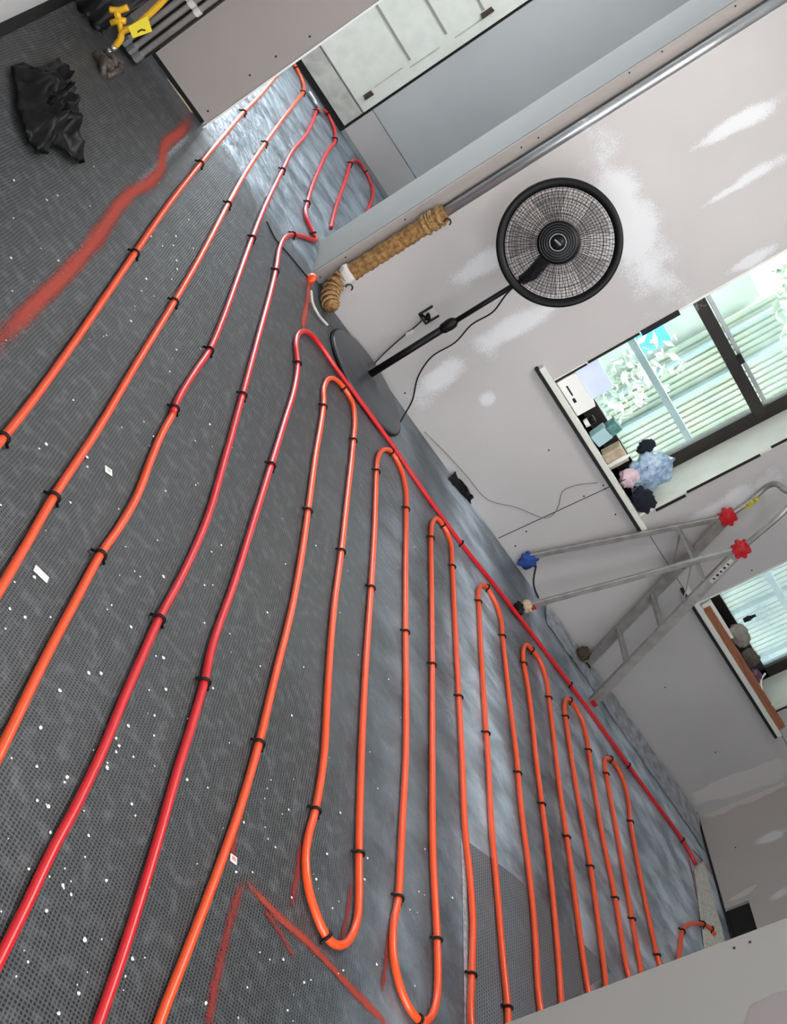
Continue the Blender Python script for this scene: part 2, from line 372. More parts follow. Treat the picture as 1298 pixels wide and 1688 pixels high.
smear([(1215,1700),(1240,1650),(1330,1620),(1330,1700)], lambda x,y: onX(x,y,e0.x), parent=nearw, off=(-.0005,0,0), m_=decal('old_grey_paper', srgb(128,118,118), .1, 30, edge=.3, low=.8, speck=.6))
# screws and board joints
def dots(L_, place, par, r=.0045, ax=(0,-1,0)):
    for q in L_:
        s_ = MB(); s_.lathe([(r,0),(r,.0012),(r*.5,.002)], place(*q), ax, 10); s_.build('screw', M_darkgap, par, smooth=False)
dots([(845,941),(850,900),(868,876),(995,800),(998,806),(963,818),(1015,848),(1097,1133),(1180,1240),(575,650),(668,648),(1068,770),(1240,940),(905,742),(1024,420)], WW, wall_win)
dots([(1162,1408),(1213,1397)], RR, rw, ax=(-1,0,0))
dots([(1211,1563),(1237,1553)], lambda x,y: onX(x,y,e0.x), nearw, r=.003, ax=(-1,0,0))
dots([(343,183),(412,124),(455,93),(511,60)], lambda x,y: onY(x,y,4.9), part_o)
def seam(a, b, place, par, w=.0022, off=(0,-.001,0)):
    s_ = MB(); s_.tube([place(*a)+Vector(off), place(*b)+Vector(off)], w, 6); s_.build('board_joint', M_darkgap, par)
seam((822,887), (1032,790), WW, wall_win); seam((1286,1205), (1300,1232), WW, wall_win, .0015); seam((1070,880), (1140,990), WW, wall_win, .0015)

# --- steel pipe, batten strip and jute in the corner by the pier
bt = MB(); bt.box((1.207, 4.962, .0), (1.262, 4.985, CH)); bo = bt.build('trim_3', M_batten, kind='structure')
for q in [(570,424),(528,457),(668,362),(860,243),(888,227),(1038,120),(1092,85),(1213,10)]:
    s_ = MB(); s_.lathe([(.004,0),(.004,.001)], onY(q[0], q[1], 4.961), (0,-1,0), 8); s_.build('screw', M_darkgap, bo)
PX, PY = 1.285, 4.915
rp = thing('heating_riser', (PX, PY, 0), 'upright steel pipe in the corner, its foot lagged with brown jute and rope', 'pipe')
b = MB(); b.tube([(PX, PY, .15), (PX, PY, CH)], .024, 20); b.build('pipe', M_steel, rp, smooth=True)
b = MB(); N_ = 60
pts = [(PX, PY-.005, .17+.50*i/N_) for i in range(N_+1)]
b.tube(pts, [.041+.0022*math.sin(i*1.9)+.0015*math.sin(i*.7) for i in range(N_+1)], 20); b.build('jute_wrap', M_jute, rp, smooth=True)
b = MB(); pts = []
for i in range(160):
    a = i*.5; z = .555+.10*(i/160)+.012*math.sin(i*.11); pts.append((PX+.045*math.cos(a), PY-.005+.045*math.sin(a), z+.01*math.sin(a)))
b.tube(pts, .0042, 6); b.build('rope_winding', M_rope, rp, smooth=True)
b = MB(); b.tube([(PX-.005+.006*math.sin(i), PY-.012, .115+.012*i) for i in range(6)], [.036,.043,.047,.044,.046,.038], 14); b.build('plaster_collar', M_plaster, rp, smooth=True)
b = MB(); pts = []; cen = spline([(PX-.004, PY-.012, .125), (PX-.0, PY-.04, .075), (PX+.02, PY-.10, .042), (PX+.045, PY-.16, .038)], .01)
tot = 18
for i in range(tot*16):
    t = i/(tot*16-1)*(len(cen)-1); k = min(int(t), len(cen)-2); p = cen[k].lerp(cen[k+1], t-k); d = (cen[k+1]-cen[k]).normalized()
    u = d.orthogonal().normalized(); w = d.cross(u); a = i*2*math.pi/16; r_ = .033+.008*math.sin(i*.13)
    q = p+(u*math.cos(a)+w*math.sin(a))*r_; q.z = max(q.z, .006); pts.append(q)
b.tube(pts, .0048, 6); b.build('rope_coil', M_rope, rp, smooth=True)
b = MB(); b.tube([c_ for c_ in cen], [.03]*len(cen), 12); b.build('rope_core', M_jute, rp, smooth=True)
b = MB(); b.tube(spline([fl(513,480,.03), fl(516,500,.02), fl(526,520,.01), fl(540,536,.01)], .01), .006, 8); b.build('white_cap', M_plaster, rp, smooth=True)
for q, nm in (((738,366), 'wire_end'), ((576,474), 'wire_end')):
    b = MB(); p = onY(q[0], q[1], 4.86); b.tube([p+Vector((.015*math.cos(a), 0, .015*math.sin(a))) for a in [i*.5 for i in range(9)]], .0035, 6); b.build(nm, M_darkgap, rp, smooth=True)

# --- windows
M_glass = bpy.data.materials.new('dusty_glass'); M_glass.use_nodes = True
nt = M_glass.node_tree; N = nt.nodes; L = nt.links
for n_ in list(N): N.remove(n_)
out = N.new('ShaderNodeOutputMaterial'); tr = N.new('ShaderNodeBsdfTransparent'); tl = N.new('ShaderNodeBsdfTranslucent'); gl = N.new('ShaderNodeBsdfGlossy'); gl.inputs['Roughness'].default_value = .02
tl.inputs[0].default_value = (.84, .92, .86, 1); tr.inputs[0].default_value = (.95, .97, .91, 1)
nz = N.new('ShaderNodeTexNoise'); nz.inputs['Scale'].default_value = 3; nz.inputs['Detail'].default_value = 6; tc = N.new('ShaderNodeTexCoord'); L.new(tc.outputs['Object'], nz.inputs[0])
mr = N.new('ShaderNodeMapRange'); mr.inputs[1].default_value = .4; mr.inputs[2].default_value = .7; mr.inputs[3].default_value = .03; mr.inputs[4].default_value = .16; L.new(nz.outputs[0], mr.inputs[0])
m1 = N.new('ShaderNodeMixShader'); L.new(mr.outputs[0], m1.inputs[0]); L.new(tr.outputs[0], m1.inputs[1]); L.new(tl.outputs[0], m1.inputs[2])
m2 = N.new('ShaderNodeMixShader'); m2.inputs[0].default_value = .06; L.new(m1.outputs[0], m2.inputs[1]); L.new(gl.outputs[0], m2.inputs[2]); L.new(m2.outputs[0], out.inputs[0])
M_frost = M_glass.copy(); M_frost.name = 'whitewashed_glass'
M_frost.node_tree.nodes['Translucent BSDF'].inputs[0].default_value = (.23, .26, .27, 1)
for n_ in M_frost.node_tree.nodes:
    if n_.type == 'MAP_RANGE': n_.inputs[3].default_value = .45; n_.inputs[4].default_value = .75

def window(num, Wn, rail_z, glass_m, sill, fz=.03):
    x0, x1, z0, z1 = Wn; fy = WY+.27
    w = bpy.data.objects.new('window_%d' % num, None); COL.objects.link(w); w.location = ((x0+x1)/2, fy, z0); w['kind'] = 'structure'
    b = MB()   # frame
    b.box((x0-.01, fy-.02, z0-.01), (x0+.08, fy+.03, z1+.01)); b.box((x1-.08, fy-.02, z0-.01), (x1+.01, fy+.03, z1+.01))
    b.box((x0, fy-.02, z0-.01), (x1, fy+.03, z0+.085)); b.box((x0, fy-.02, z1-.04), (x1, fy+.03, z1+.01))
    b.build('window_frame', M_bronze, w, bevel=.002)
    if rail_z:
        b = MB(); b.box((x0+.03, fy-.035, rail_z-.04), (x1-.03, fy+.01, rail_z+.022)); b.build('meeting_rail', M_bronze, w, bevel=.003)
        b = MB(); b.box((x0+.03, fy-.008, rail_z+.03), (x1-.03, fy+.008, rail_z+.05)); b.build('sash_rail', M_steel, w, bevel=.002)
        p = onY(1221, 590, fy-.02); b = MB(); b.box((p.x-.02, fy-.05, rail_z+.02), (p.x+.02, fy-.01, rail_z+.045)); b.build('window_catch', M_darkgap, w, bevel=.003)
    b = MB(); b.box((x0+.03, fy, z0+.02), (x1-.03, fy+.004, z1-.03)); b.build('pane', glass_m, w)
    b = MB(); b.box((x0-.006, WY-.002, z0-.0), (x0+.004, fy-.02, z1)); b.box((x1-.004, WY-.002, z0), (x1+.006, fy-.02, z1)); b.build('reveal_lining', M_cream, w)
    a, e = sill
    b = MB(); b.box((a, WY-.035, z0-.028), (e, WY-.0, z0)); b.box((x0, WY-.001, z0-.028), (x1, fy-.02, z0)); b.build('window_sill', M_cream, w, bevel=.003)
    b = MB(); b.box((a-.006, WY-.030, z0-.046), (e+.004, WY-.002, z0-.029)); b.build('sill_shadow', M_darkgap, w)  # last box is a dark strip drawn as the shadow under the sill
    return w
w1 = window(1, W1, onY(1207, 590, WY+.27).z, M_glass, (2.135, 3.205))
w2 = window(2, W2, None, M_frost, (3.65, 4.86))
# dark gaps round the reveals
for (a, b_) in (((912,630),(968,600)), ((970,598),(1054,548)), ((1056,546),(1122,517)), ((1082,842),(1130,815)), ((1133,812),(1253,748)), ((1272,738),(1300,722))):
    s_ = MB(); p, q = WW(*a), WW(*b_); s_.box((min(p.x,q.x)-.002, WY-.004, p.z), (max(p.x,q.x)+.004, WY+.004, q.z)); s_.build('reveal_gap', M_darkgap, w1)
for (a, b_) in (((1270,1177),(1300,1163)),):
    s_ = MB(); p, q = WW(*a), WW(*b_); s_.box((min(p.x,q.x)-.002, WY-.004, p.z), (max(p.x,q.x)+.004, WY+.004, q.z+.3)); s_.build('reveal_gap', M_darkgap, w2)

# --- outside: yard, slatted fence, rail, foliage
b = MB(); b.box((2.2, 5.1, -.6), (16, 16, -.5)); b.build('ground_outside', mat('concrete_yard', srgb(170,172,168), .9, var=.15), kind='structure')
M_fence = mat('cream_fence', srgb(160, 164, 144), .7, vscale=3, col2=srgb(136, 148, 132))
fe = thing('slat_fence', (6.5, 8.4, -.5), 'tall cream vertical-ribbed fence outside beyond the first window', 'fence')
wl_ = MB(); wl_.box((2.9, 8.46, -.5), (4.35, 8.6, 1.9)); tag(wl_.build('garden_wall', mat('white_render', srgb(160,166,158), .8, var=.12)), 'bright white garden wall outside at the left part of the first window', 'wall')
b = MB(); x = 4.12
while x < 10.5:
    b.box((x, 8.40, -.5), (x+.034, 8.43, 2.05)); b.box((x+.034, 8.418, -.5), (x+.055, 8.43, 2.05)); x += .055
b.build('slats', M_fence, fe)
for x in (4.2, 4.5, 4.95, 5.55, 6.15, 6.75, 7.35):
    b = MB(); b.box((x, 8.34, -.5), (x+.035, 8.39, 2.6)); b.build('post', mat('grey_post', srgb(128,144,146), .6) if x < 4.3 else bpy.data.materials['grey_post'], fe)
rl = MB(); rl.box((3.0, 7.1, .93), (9.5, 7.16, .98)); 
tag(rl.build('handrail', mat('grey_rail', srgb(84,96,100), .6), bevel=.004), 'grey horizontal rail outside in front of the ribbed fence', 'rail')
def foliage(name, cx, cy, cz, rx, ry, rz, n_, m_, label, s0=.05):
    b = MB(); rnd = random.Random(name+str(cx))
    for i in range(n_):
        while True:
            u = Vector((rnd.uniform(-1,1), rnd.uniform(-1,1), rnd.uniform(-1,1)))
            if u.length < 1: break
        p = Vector((cx+u.x*rx, cy+u.y*ry, cz+u.z*rz)); a = Vector((rnd.uniform(-1,1), rnd.uniform(-1,1), rnd.uniform(-1,1))).normalized(); bb = a.orthogonal().normalized(); s_ = s0*rnd.uniform(.6,1.6)
        b.add([p-a*s_, p-bb*s_*.4, p+a*s_, p+bb*s_*.4], [(0,1,2,3)])
    t = thing(name, (cx, cy, -.5), label, 'shrub'); b.build('leaves', m_, t)
    b = MB(); b.tube([(cx+(.6 if rx > 1 else 0), cy+.1, -.5), (cx+(.6 if rx > 1 else 0), cy+.1, cz)], .03, 8); b.build('stem', M_wood, t, smooth=True)
M_leaf = mat('pale_leaf', srgb(104, 122, 104), .7, vscale=6, col2=srgb(150, 156, 138)); M_leaf2 = mat('green_leaf', srgb(96, 118, 96), .7, vscale=6, col2=srgb(140, 150, 120))
foliage('leafy_shrub', 3.95, 8.0, .40, .30, .22, .9, 420, M_leaf, 'pale green leafy shrub outside at the sill end of the first window')
foliage('leafy_tree', 4.7, 7.9, 2.35, 1.3, .3, .55, 2600, M_leaf2, 'green foliage overhanging the fence top outside the first window')
tp = onY(1068, 560, 8.2); tb = MB(); tb.box((tp.x-.13, 8.18, tp.z-.14), (tp.x+.10, 8.2, tp.z+.16)); tag(tb.build('blue_tarpaulin', mat('bright_blue_tarp', srgb(40,170,245), .5, bump=.3), bevel=.01), 'bright blue tarpaulin hanging outside behind the first window', 'tarpaulin')

# ---------------------------------------------------------------- far room things
dr = thing('panel_door', tuple(onY(565, 150, FY-.04)), 'old cream panelled door with dark hinges on the far room wall', 'door')
dz0 = onY(598, 182, FY-.03).z; dxr = onY(605, 182, FY-.03).x; dxl = dxr-.62
b = MB(); b.box((dxl, FY-.036, dz0), (dxr, FY-.006, dz0+2.0)); b.build('leaf', M_cream, dr, bevel=.003)
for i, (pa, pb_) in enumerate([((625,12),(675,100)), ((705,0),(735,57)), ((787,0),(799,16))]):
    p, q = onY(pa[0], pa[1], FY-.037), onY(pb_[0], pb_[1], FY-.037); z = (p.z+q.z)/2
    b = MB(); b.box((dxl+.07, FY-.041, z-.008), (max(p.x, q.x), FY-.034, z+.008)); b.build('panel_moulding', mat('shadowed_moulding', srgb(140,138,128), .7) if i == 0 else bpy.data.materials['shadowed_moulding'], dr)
for i in range(3):
    p = onY([640,700,775][i], [128,95,45][i], FY-.037); b = MB(); b.box((p.x-.004, FY-.039, p.z-.11), (p.x+.004, FY-.034, p.z+.11)); b.build('panel_edge', M_creamold, dr)
for q, s_ in (((607,156), .03), ((803,20), .04)):
    p = onY(q[0], q[1], FY-.045); b = MB(); b.box((p.x-.012, FY-.052, p.z-s_), (p.x+.012, FY-.036, p.z+s_)); b.tube([(p.x+.012, FY-.05, p.z-s_*1.1), (p.x+.012, FY-.05, p.z+s_*1.1)], .008, 8); b.build('hinge', mat('rusty_hinge', srgb(58,40,30), .6) if q[0] < 700 else bpy.data.materials['rusty_hinge'], dr)
b = MB(); b.box((dxl-.3, FY-.03, .045), (dxr+.0, FY, dz0-.012)); b.build('trim_4', M_creamold, kind='structure')
b = MB(); b.box((dxl-.3, FY-.02, 0), (dxr+.02, FY, .045)); b.build('riser_gap_shade', M_darkgap, kind='structure')  # dark strip painted in for the shaded gap under the riser
b = MB(); b.box((dxr+.004, FY-.012, 0.0), (dxr+.018, FY, CH)); b.build('trim_6', M_darkgap, kind='structure')
jz = onY(650, 235, FY).z
b = MB(); b.box((dxr+.02, FY-.022, .03), (2.05, FY, jz-.004)); b.build('trim_7', M_wall, kind='structure')
b = MB(); b.box((dxr+.02, FY-.018, jz+.002), (2.05, FY, CH)); b.build('trim_8', M_wallgrey, kind='structure')
b = MB(); b.tube([fl(509,152,.018), fl(532,187,.018)], .014, 12); tag(b.build('steel_conduit', M_steel, smooth=True), 'short shiny steel pipe lying on the foil at the far room wall', 'pipe')

# ---------------------------------------------------------------- vertical pipes and gas valve by the left corner
gy = 4.60
pm = thing('vertical_pipe', (.02, gy, 0), 'x', 'pipe'); bpy.data.objects.remove(pm)
ends = [onY(196, 79, gy), onY(205, 91, gy), onY(213, 102, gy)]
names = ['grey upright pipe of the corner bundle nearest the yellow hose', 'grey upright pipe in the middle of the corner bundle', 'grey upright pipe of the corner bundle nearest the plasterboard partition']
for i, p in enumerate(ends):
    X_ = -.024+i*.034
    t = thing('vertical_pipe', (X_, gy, 0), names[i], 'pipe', 'upright pipes in the left corner')
    b = MB(); b.tube([(X_, gy, .03), (X_, gy, CH)], .0125, 14); b.build('pipe', M_pipe, t, smooth=True)
    z = .33
    b = MB(); b.tube([(X_, gy, z-.012), (X_, gy, z+.012)], .017, 14); b.box((X_-.006, gy, z-.008), (X_+.006, 5.0, z+.008)); b.build('pipe_clamp', M_plaster, t, smooth=False)
    b = MB(); b.tube([(X_, gy, .02), (X_, gy, .055)], .019, 8); b.build('coupling', M_steel, t)
b = MB(); b.box((-.046, 4.625, .0), (.066, 4.635, CH)); b.build('pipe_gap_shade', M_darkgap, kind='structure')  # added dark sheet, stands in for the shade between the pipes
va = thing('gas_valve', (-.03, 4.40, .05), 'yellow gas valve with yellow pipe and tag in front of the grey pipes', 'valve')
g = 4.40
P_ = [onY(280,-12,g), onY(262,8,g), onY(243,26,g), onY(222,44,g), onY(206,50,g), onY(201,54,g), onY(199,64,g), onY(190,76,g)]
b = MB(); b.tube(spline(P_, .008), .0125, 12); b.build('yellow_pipe', M_yellow, va, smooth=True)
b = MB(); b.tube(spline([onY(181,16,g), onY(196,17,g), onY(211,12,g)], .006), [.014]*0 or .012, 10); b.tube([onY(192,18,g), onY(196,32,g)], .013, 10); b.tube([onY(183,38,g), onY(196,33,g), onY(208,35,g)], .012, 10); b.tube([onY(197,34,g), onY(200,52,g)], .011, 10); b.build('lever_handle', M_yellow, va, smooth=True)
b = MB(); q = [onY(211,44,g-.02), onY(243,26,g-.02), onY(251,52,g-.02), onY(219,63,g-.02)]; b.prism(q, (0,.002,0)); tg = b.build('tag', M_yelltag, va)
b = MB(); b.tube([onY(227,53,g-.021), onY(233,49,g-.021), onY(240,50,g-.021)], .003, 5); b.build('tag_print', M_darkgap, tg)
b = MB(); b.tube([onY(190,76,g), onY(184,82,g)], .012, 12); b.lathe([(.014,0),(.014,.02)], onY(177,88,g), (0,0,1), 8); b.build('nut', M_steel, va, smooth=True)
b = MB(); rnd = random.Random(3)
for i in range(7):
    p = fl(160+rnd.uniform(0,42), 104+rnd.uniform(-8,20), .015); d = Vector((rnd.uniform(-1,1), rnd.uniform(-1,1), .2)).normalized(); b.tube([p-d*.04, p+d*.04], .014, 8)
tag(b.build('pipe_fitting', mat('dirty_fitting', srgb(96,88,82), .6, metal=.4, var=.6, vscale=60), smooth=True), 'dirty metal pipe fittings on the foil below the yellow valve', 'fitting')
# folded black plastic against the recess
b = MB(); uu = []
for j in range(13):
    for i in range(13):
        u, v = i/12, j/12; x = -.262+.175*u; y = 4.70-.26*(1-v)+.02*math.sin(u*9); z = .012+.36*v**1.2+.012*math.sin(u*14+v*7)
        b.v.append((x, y, z))
for j in range(12):
    for i in range(12):
        a = j*13+i; b.f.append((a,a+1,a+14,a+13)); b.mi.append(0)
o = b.build('black_sheet', M_binbag, smooth=True); md = o.modifiers.new('solid', 'SOLIDIFY'); md.thickness = .003
tag(o, 'folded black plastic sheet standing in the corner left of the yellow valve', 'plastic sheet')
# torn brown paper edge under the partition
b = MB(); b.prism([onY(252,97,4.897), onY(266,115,4.895), onY(276,136,4.893), onY(271,138,4.895), onY(258,118,4.895), onY(247,97,4.897)], (0,.003,0)); tag(b.build('torn_paper', mat('brown_paper', srgb(120,72,44), .8, var=.3)), 'torn brown paper edge under the left partition board', 'paper')
b = MB(); b.prism([onY(275,128,4.892), onY(300,160,4.892), onY(318,186,4.892), onY(308,182,4.89), onY(288,155,4.89)], (0,.003,0)); tag(b.build('torn_paper', M_tan), 'torn beige board edge under the left partition near the opening', 'paper')

# ---------------------------------------------------------------- black bin bag on the floor
def lumpy(name, outline, m_, hfun, label, cat, place=fl, n_=9):
    """a crumpled sheet bag raised over an outline traced on the floor"""
    P = [place(*q) for q in outline]; K = len(P); cen = sum(P, Vector())/K
    b = MB(); rings = n_
    sub = []
    for i in range(K):
        for s_ in range(4): sub.append(P[i].lerp(P[(i+1) % K], s_/4))
    K2 = len(sub)
    for r_ in range(rings):
        t = r_/rings
        for k, p in enumerate(sub):
            q = p.lerp(cen, t); h = hfun(t)*(1+.75*noise.noise(Vector((q.x*16, q.y*16, r_*.25)))+.5*noise.noise(Vector((q.x*42, q.y*42, 3))))
            b.v.append((q.x, q.y, max(.002, q.z+max(0, h))))
    b.v.append((cen.x, cen.y, cen.z+hfun(1)))
    for r_ in range(rings-1):
        for k in range(K2):
            k2 = (k+1) % K2; b.f.append((r_*K2+k, r_*K2+k2, (r_+1)*K2+k2, (r_+1)*K2+k)); b.mi.append(0)
    for k in range(K2): b.f.append(((rings-1)*K2+k, (rings-1)*K2+(k+1) % K2, rings*K2)); b.mi.append(0)
    b.f.append(tuple(reversed(range(K2)))); b.mi.append(0)
    return tag(b.build(name, m_, smooth=True), label, cat)
lumpy('bin_bag', [(12,114),(28,111),(48,116),(70,115),(90,100),(95,112),(92,158),(102,180),(108,205),(122,235),(133,273),(120,274),(92,252),(76,247),(70,262),(52,256),(34,228),(22,190),(18,150)],
      M_binbag, lambda t: .018+.075*math.sin(min(1, t*1.1)*math.pi/2), 'crumpled black bin bag lying on the foil floor at the left', 'bag', n_=12)

# ---------------------------------------------------------------- heating tubes
TR = .0102
def tube_thing(label, groups, m_, clips, name='heating_tube', ends=True):
    path = spline([fl(x, y, TR+.003) for x, y in groups], .025)
    me = MB(); me.tube(path, TR, 14)
    t = me.build(name, m_, smooth=True); tag(t, label, 'heating tube')
    for (cx, cy) in clips:
        p = fl(cx, cy, TR+.003); i = min(range(1, len(path)-1), key=lambda k: (path[k]-p).length); c_ = path[i]; d = (path[i+1]-path[i-1]).normalized()
        u = Vector((0,0,1)); w = d.cross(u).normalized(); b = MB(); R = TR+.0028
        arc = [c_+(u*math.cos(a)+w*math.sin(a))*R for a in [math.radians(k) for k in range(-100, 101, 20)]]
        arc = [arc[0]*1.0-Vector((0,0,0))+w*-.010-u*.006]+arc+[arc[-1]+w*.010-u*.006]
        for k, a in enumerate(arc): a.z = max(a.z, .003)
        b.tube(arc, .0042, 6, flat=(1, 1.0)); b.build('clip', M_clip, t, smooth=True)
    return t
tube_thing('orange heating tube farthest left, running up behind the left partition', [(-60,795),(5,722),(58,655),(120,568),(222,418),(272,345),(330,270),(368,225),(400,187),(428,158),(462,118),(486,95)],
           M_orange, [(5,730),(222,420),(330,270),(402,187)])
tube_thing('orange heating tube second from the left, bending at the far room wall', [(-60,1075),(0,972),(45,895),(88,820),(160,710),(225,600),(287,498),(332,420),(376,337),(405,285),(437,237),(465,198),(492,163),(501,150),(500,136),(492,118),(480,98),(466,78)],
           M_orange, [(88,823),(287,500),(375,338),(437,237),(500,152),(487,110)])
tube_thing('orange lower run of the third tube from the left, ending at a clip', [(-60,1360),(0,1240),(80,1075),(125,990),(165,915),(195,872),(225,820),(250,755),(267,715),(285,683)],
           M_orange, [(165,917)])
tube_thing('red heating tube that loops back beside the pier and runs to the lower left', [(285,681),(293,660),(318,618),(345,578),(366,530),(390,465),(416,393),(435,345),(466,281),(482,250),(505,222),(518,195),(523,182),(530,180),(540,187),(550,208),(553,230),(540,250),(525,283),(514,310),(507,335),(504,350),(508,366),(517,385),(522,395),(514,395),(500,390),(483,387),(470,392),(461,410),(456,440),(447,480),(425,560),(400,652),(370,760),(340,860),(300,950),(262,1021),(240,1070),(205,1150),(170,1235),(125,1330),(85,1405),(40,1500),(0,1580),(-60,1700)],
           M_red, [(287,680),(345,578),(417,393),(466,281),(522,184),(540,188),(553,230),(507,337),(518,386),(400,652),(455,447),(483,388),(262,1021)])
tube_thing('short red heating tube loop seen through the opening beside the pier', [(546,376),(552,350),(560,325),(572,292),(577,272),(584,264),(592,268),(603,283),(613,305),(615,320),(611,336),(606,350)],
           M_red, [(578,270),(602,282)])
tube_thing('long red heating tube running along the window wall and back to the bottom', [(130,1780),(165,1680),(200,1580),(235,1470),(262,1380),(290,1280),(318,1190),(337,1125),(350,1065),(385,965),(415,870),(447,768),(468,700),(486,640),(491,600),(488,569),(491,553),(500,546),(511,550),(528,569),(554,607),(591,657),(637,720),(700,812),(760,895),(830,983),(900,1075),(960,1155),(1036,1261),(1082,1325),(1125,1384),(1148,1425)],
           M_red, [(337,1125),(447,768),(491,598),(760,893),(941,1132),(1037,1262),(1126,1385)])
T7 = [(235,1770),(265,1680),(300,1590),(335,1500),(365,1420),(395,1335),(427,1226),(455,1110),(480,1010),(496,925),(508,843),(520,755),(531,690),(534,665),(534,641),(543,624),(554,626),(567,639),(580,661),(585,689),(583,727),(573,820),(563,910),(550,1010),(541,1130),(534,1250),(520,1337),(509,1377),(504,1419),(509,1466),(522,1508),(538,1543),(553,1557),(569,1556),(582,1539),(590,1512),(592,1481),(592,1408),(596,1250),(603,1100),(612,970),(618,870),(621,778),(624,752),(634,741),(646,745),(660,770),(669,805),(670,840),(669,940),(669,1043),(670,1150),(669,1250),(663,1366),(657,1481),(649,1525),(649,1577),(659,1624),(673,1658),(690,1681),(707,1681),(719,1654),(722,1616),(721,1550),(714,1404),(713,1250),(713,1097),(712,980),(711,888),(713,862),(721,855),(731,866),(742,890),(746,935),(751,1040),(757,1150),(762,1250),(767,1366),(775,1443),(780,1520),(778,1608),(777,1688),(784,1730),(812,1742),(836,1720),(838,1674),(829,1577),(821,1481),(811,1366),(805,1250),(802,1210),(795,1100),(790,1000),(789,978),(794,965),(803,968),(817,993),(826,1020),(829,1050),(840,1150),(852,1250),(859,1327),(871,1423),(881,1520),(890,1654),(897,1690),(915,1700),(926,1680),(925,1639),(919,1558),(906,1423),(894,1327),(884,1250),(877,1180),(870,1128),(864,1095),(863,1072),(869,1063),(877,1071),(890,1088),(901,1120),(905,1147),(916,1239),(924,1307),(935,1381),(952,1507),(969,1626),(976,1655),(990,1660),(1000,1642),(998,1614),(989,1537),(974,1430),(952,1307),(941,1239),(934,1190),(931,1165),(936,1152),(945,1160),(958,1182),(967,1213),(972,1246),(992,1369),(1015,1482),(1035,1602),(1042,1622),(1053,1624),(1058,1610),(1056,1593),(1041,1507),(1017,1369),(1000,1277),(997,1256),(1001,1249),(1010,1254),(1023,1274),(1035,1313),(1040,1356),(1053,1430),(1072,1522),(1086,1583),(1094,1608)]
tube_thing('long orange heating tube folded in many parallel loops across the floor', T7, M_orange,
   [(427,1226),(508,843),(533,668),(567,636),(583,727),(563,910),(520,1337),(540,1547),(592,1408),(612,970),(621,778),(648,749),(670,840),(669,1043),(657,1485),(690,1681),(721,1550),(714,1097),(711,888),(730,865),(746,935),(757,1150),(778,1612),(838,1665),(803,1210),(789,992),(801,966),(828,1047),(856,1275),(894,1328),(864,1093),(877,1072),(904,1150),(935,1380),(975,1432),(933,1185),(942,1157),(969,1238),(1016,1482),(1043,1518),(999,1275),(1008,1252),(1040,1357),(1083,1577)])
tube_thing('short curved orange heating tube at the foot of the right wall', [(1112,1620),(1121,1571),(1125,1536),(1133,1525),(1145,1522),(1161,1524),(1173,1531),(1179,1540)], M_orange, [(1125,1534),(1159,1523),(1173,1531)])

# ---------------------------------------------------------------- spray paint lines on the foil
def paint(path, w, m_, label, z=.0025):
    P = spline([fl(x, y, z) for x, y in path], .02); b = MB(); uvs = []; n_ = len(P)
    for i, p in enumerate(P):
        d = (P[min(i+1, n_-1)]-P[max(i-1, 0)]).normalized(); s_ = Vector((0,0,1)).cross(d)
        ww = w*(1+.35*noise.noise(p*6))
        e = min(i, n_-1-i)/n_*8
        for k in (-1, -.5, 0, .5, 1): b.v.append(tuple(p+s_*ww*k)); uvs.append((min(.5, e*.5) , (k+1)/2))
    for i in range(n_-1):
        for k in range(4): a = i*5+k; b.f.append((a, a+1, a+6, a+5)); b.mi.append(0)
    return tag(b.build('paint_line', m_, uvs=uvs), label, 'paint mark')
paint([(318,185),(300,215),(272,240),(266,275),(252,296),(212,322),(192,345),(172,375),(120,440),(60,500),(0,560),(-40,600)], .032, M_paint, 'thick wavy orange spray line on the foil from the partition to the left edge')
paint([(400,1325),(388,1375),(382,1420)], .017, M_paintd, 'short dark red spray mark beside the small printed white label')
paint([(402,1448),(385,1500),(365,1580),(350,1650),(340,1720)], .018, M_paintd, 'dark red spray line running down the foil to the bottom edge')
paint([(398,1445),(430,1480),(470,1520),(520,1565),(580,1630),(650,1700)], .017, M_paint, 'diagonal orange-red spray line across the woven foil near the bottom')
paint([(430,1490),(470,1550),(490,1590)], .014, M_paintd, 'faint dark red spray smudge beside the diagonal spray line')
paint([(498,1385),(490,1440),(480,1500)], .015, M_paintd, 'dark red spray streak left of the first tube bend')
paint([(580,1450),(574,1500),(560,1560)], .013, M_paintd, 'dark red spray streak inside the first tube bend')
paint([(642,1530),(636,1590),(630,1640)], .013, M_paintd, 'dark red spray streak left of the second tube bend')
paint([(512,455),(508,490),(498,545)], .022, M_paint, 'orange spray line on the foil at the foot of the pier')
paint([(1134,1405),(1146,1460),(1155,1500),(1162,1528)], .012, M_paint, 'thin red spray line by the right wall above the curved tube')
paint([(1140,1398),(1160,1420),(1178,1445)], .014, M_paint, 'red spray line reaching the right wall beyond the red tube end')
b = MB(); p = onX(515, 462, 1.203); b.lathe([(.002,0),(.026,.002),(.03,.012),(.022,.024),(.004,.028)], p+Vector((0,0,0)), (-1,-.4,.1), 14); tag(b.build('orange_cap', M_orange, smooth=True), 'small orange paint-covered cap at the foot of the pier corner', 'cap')

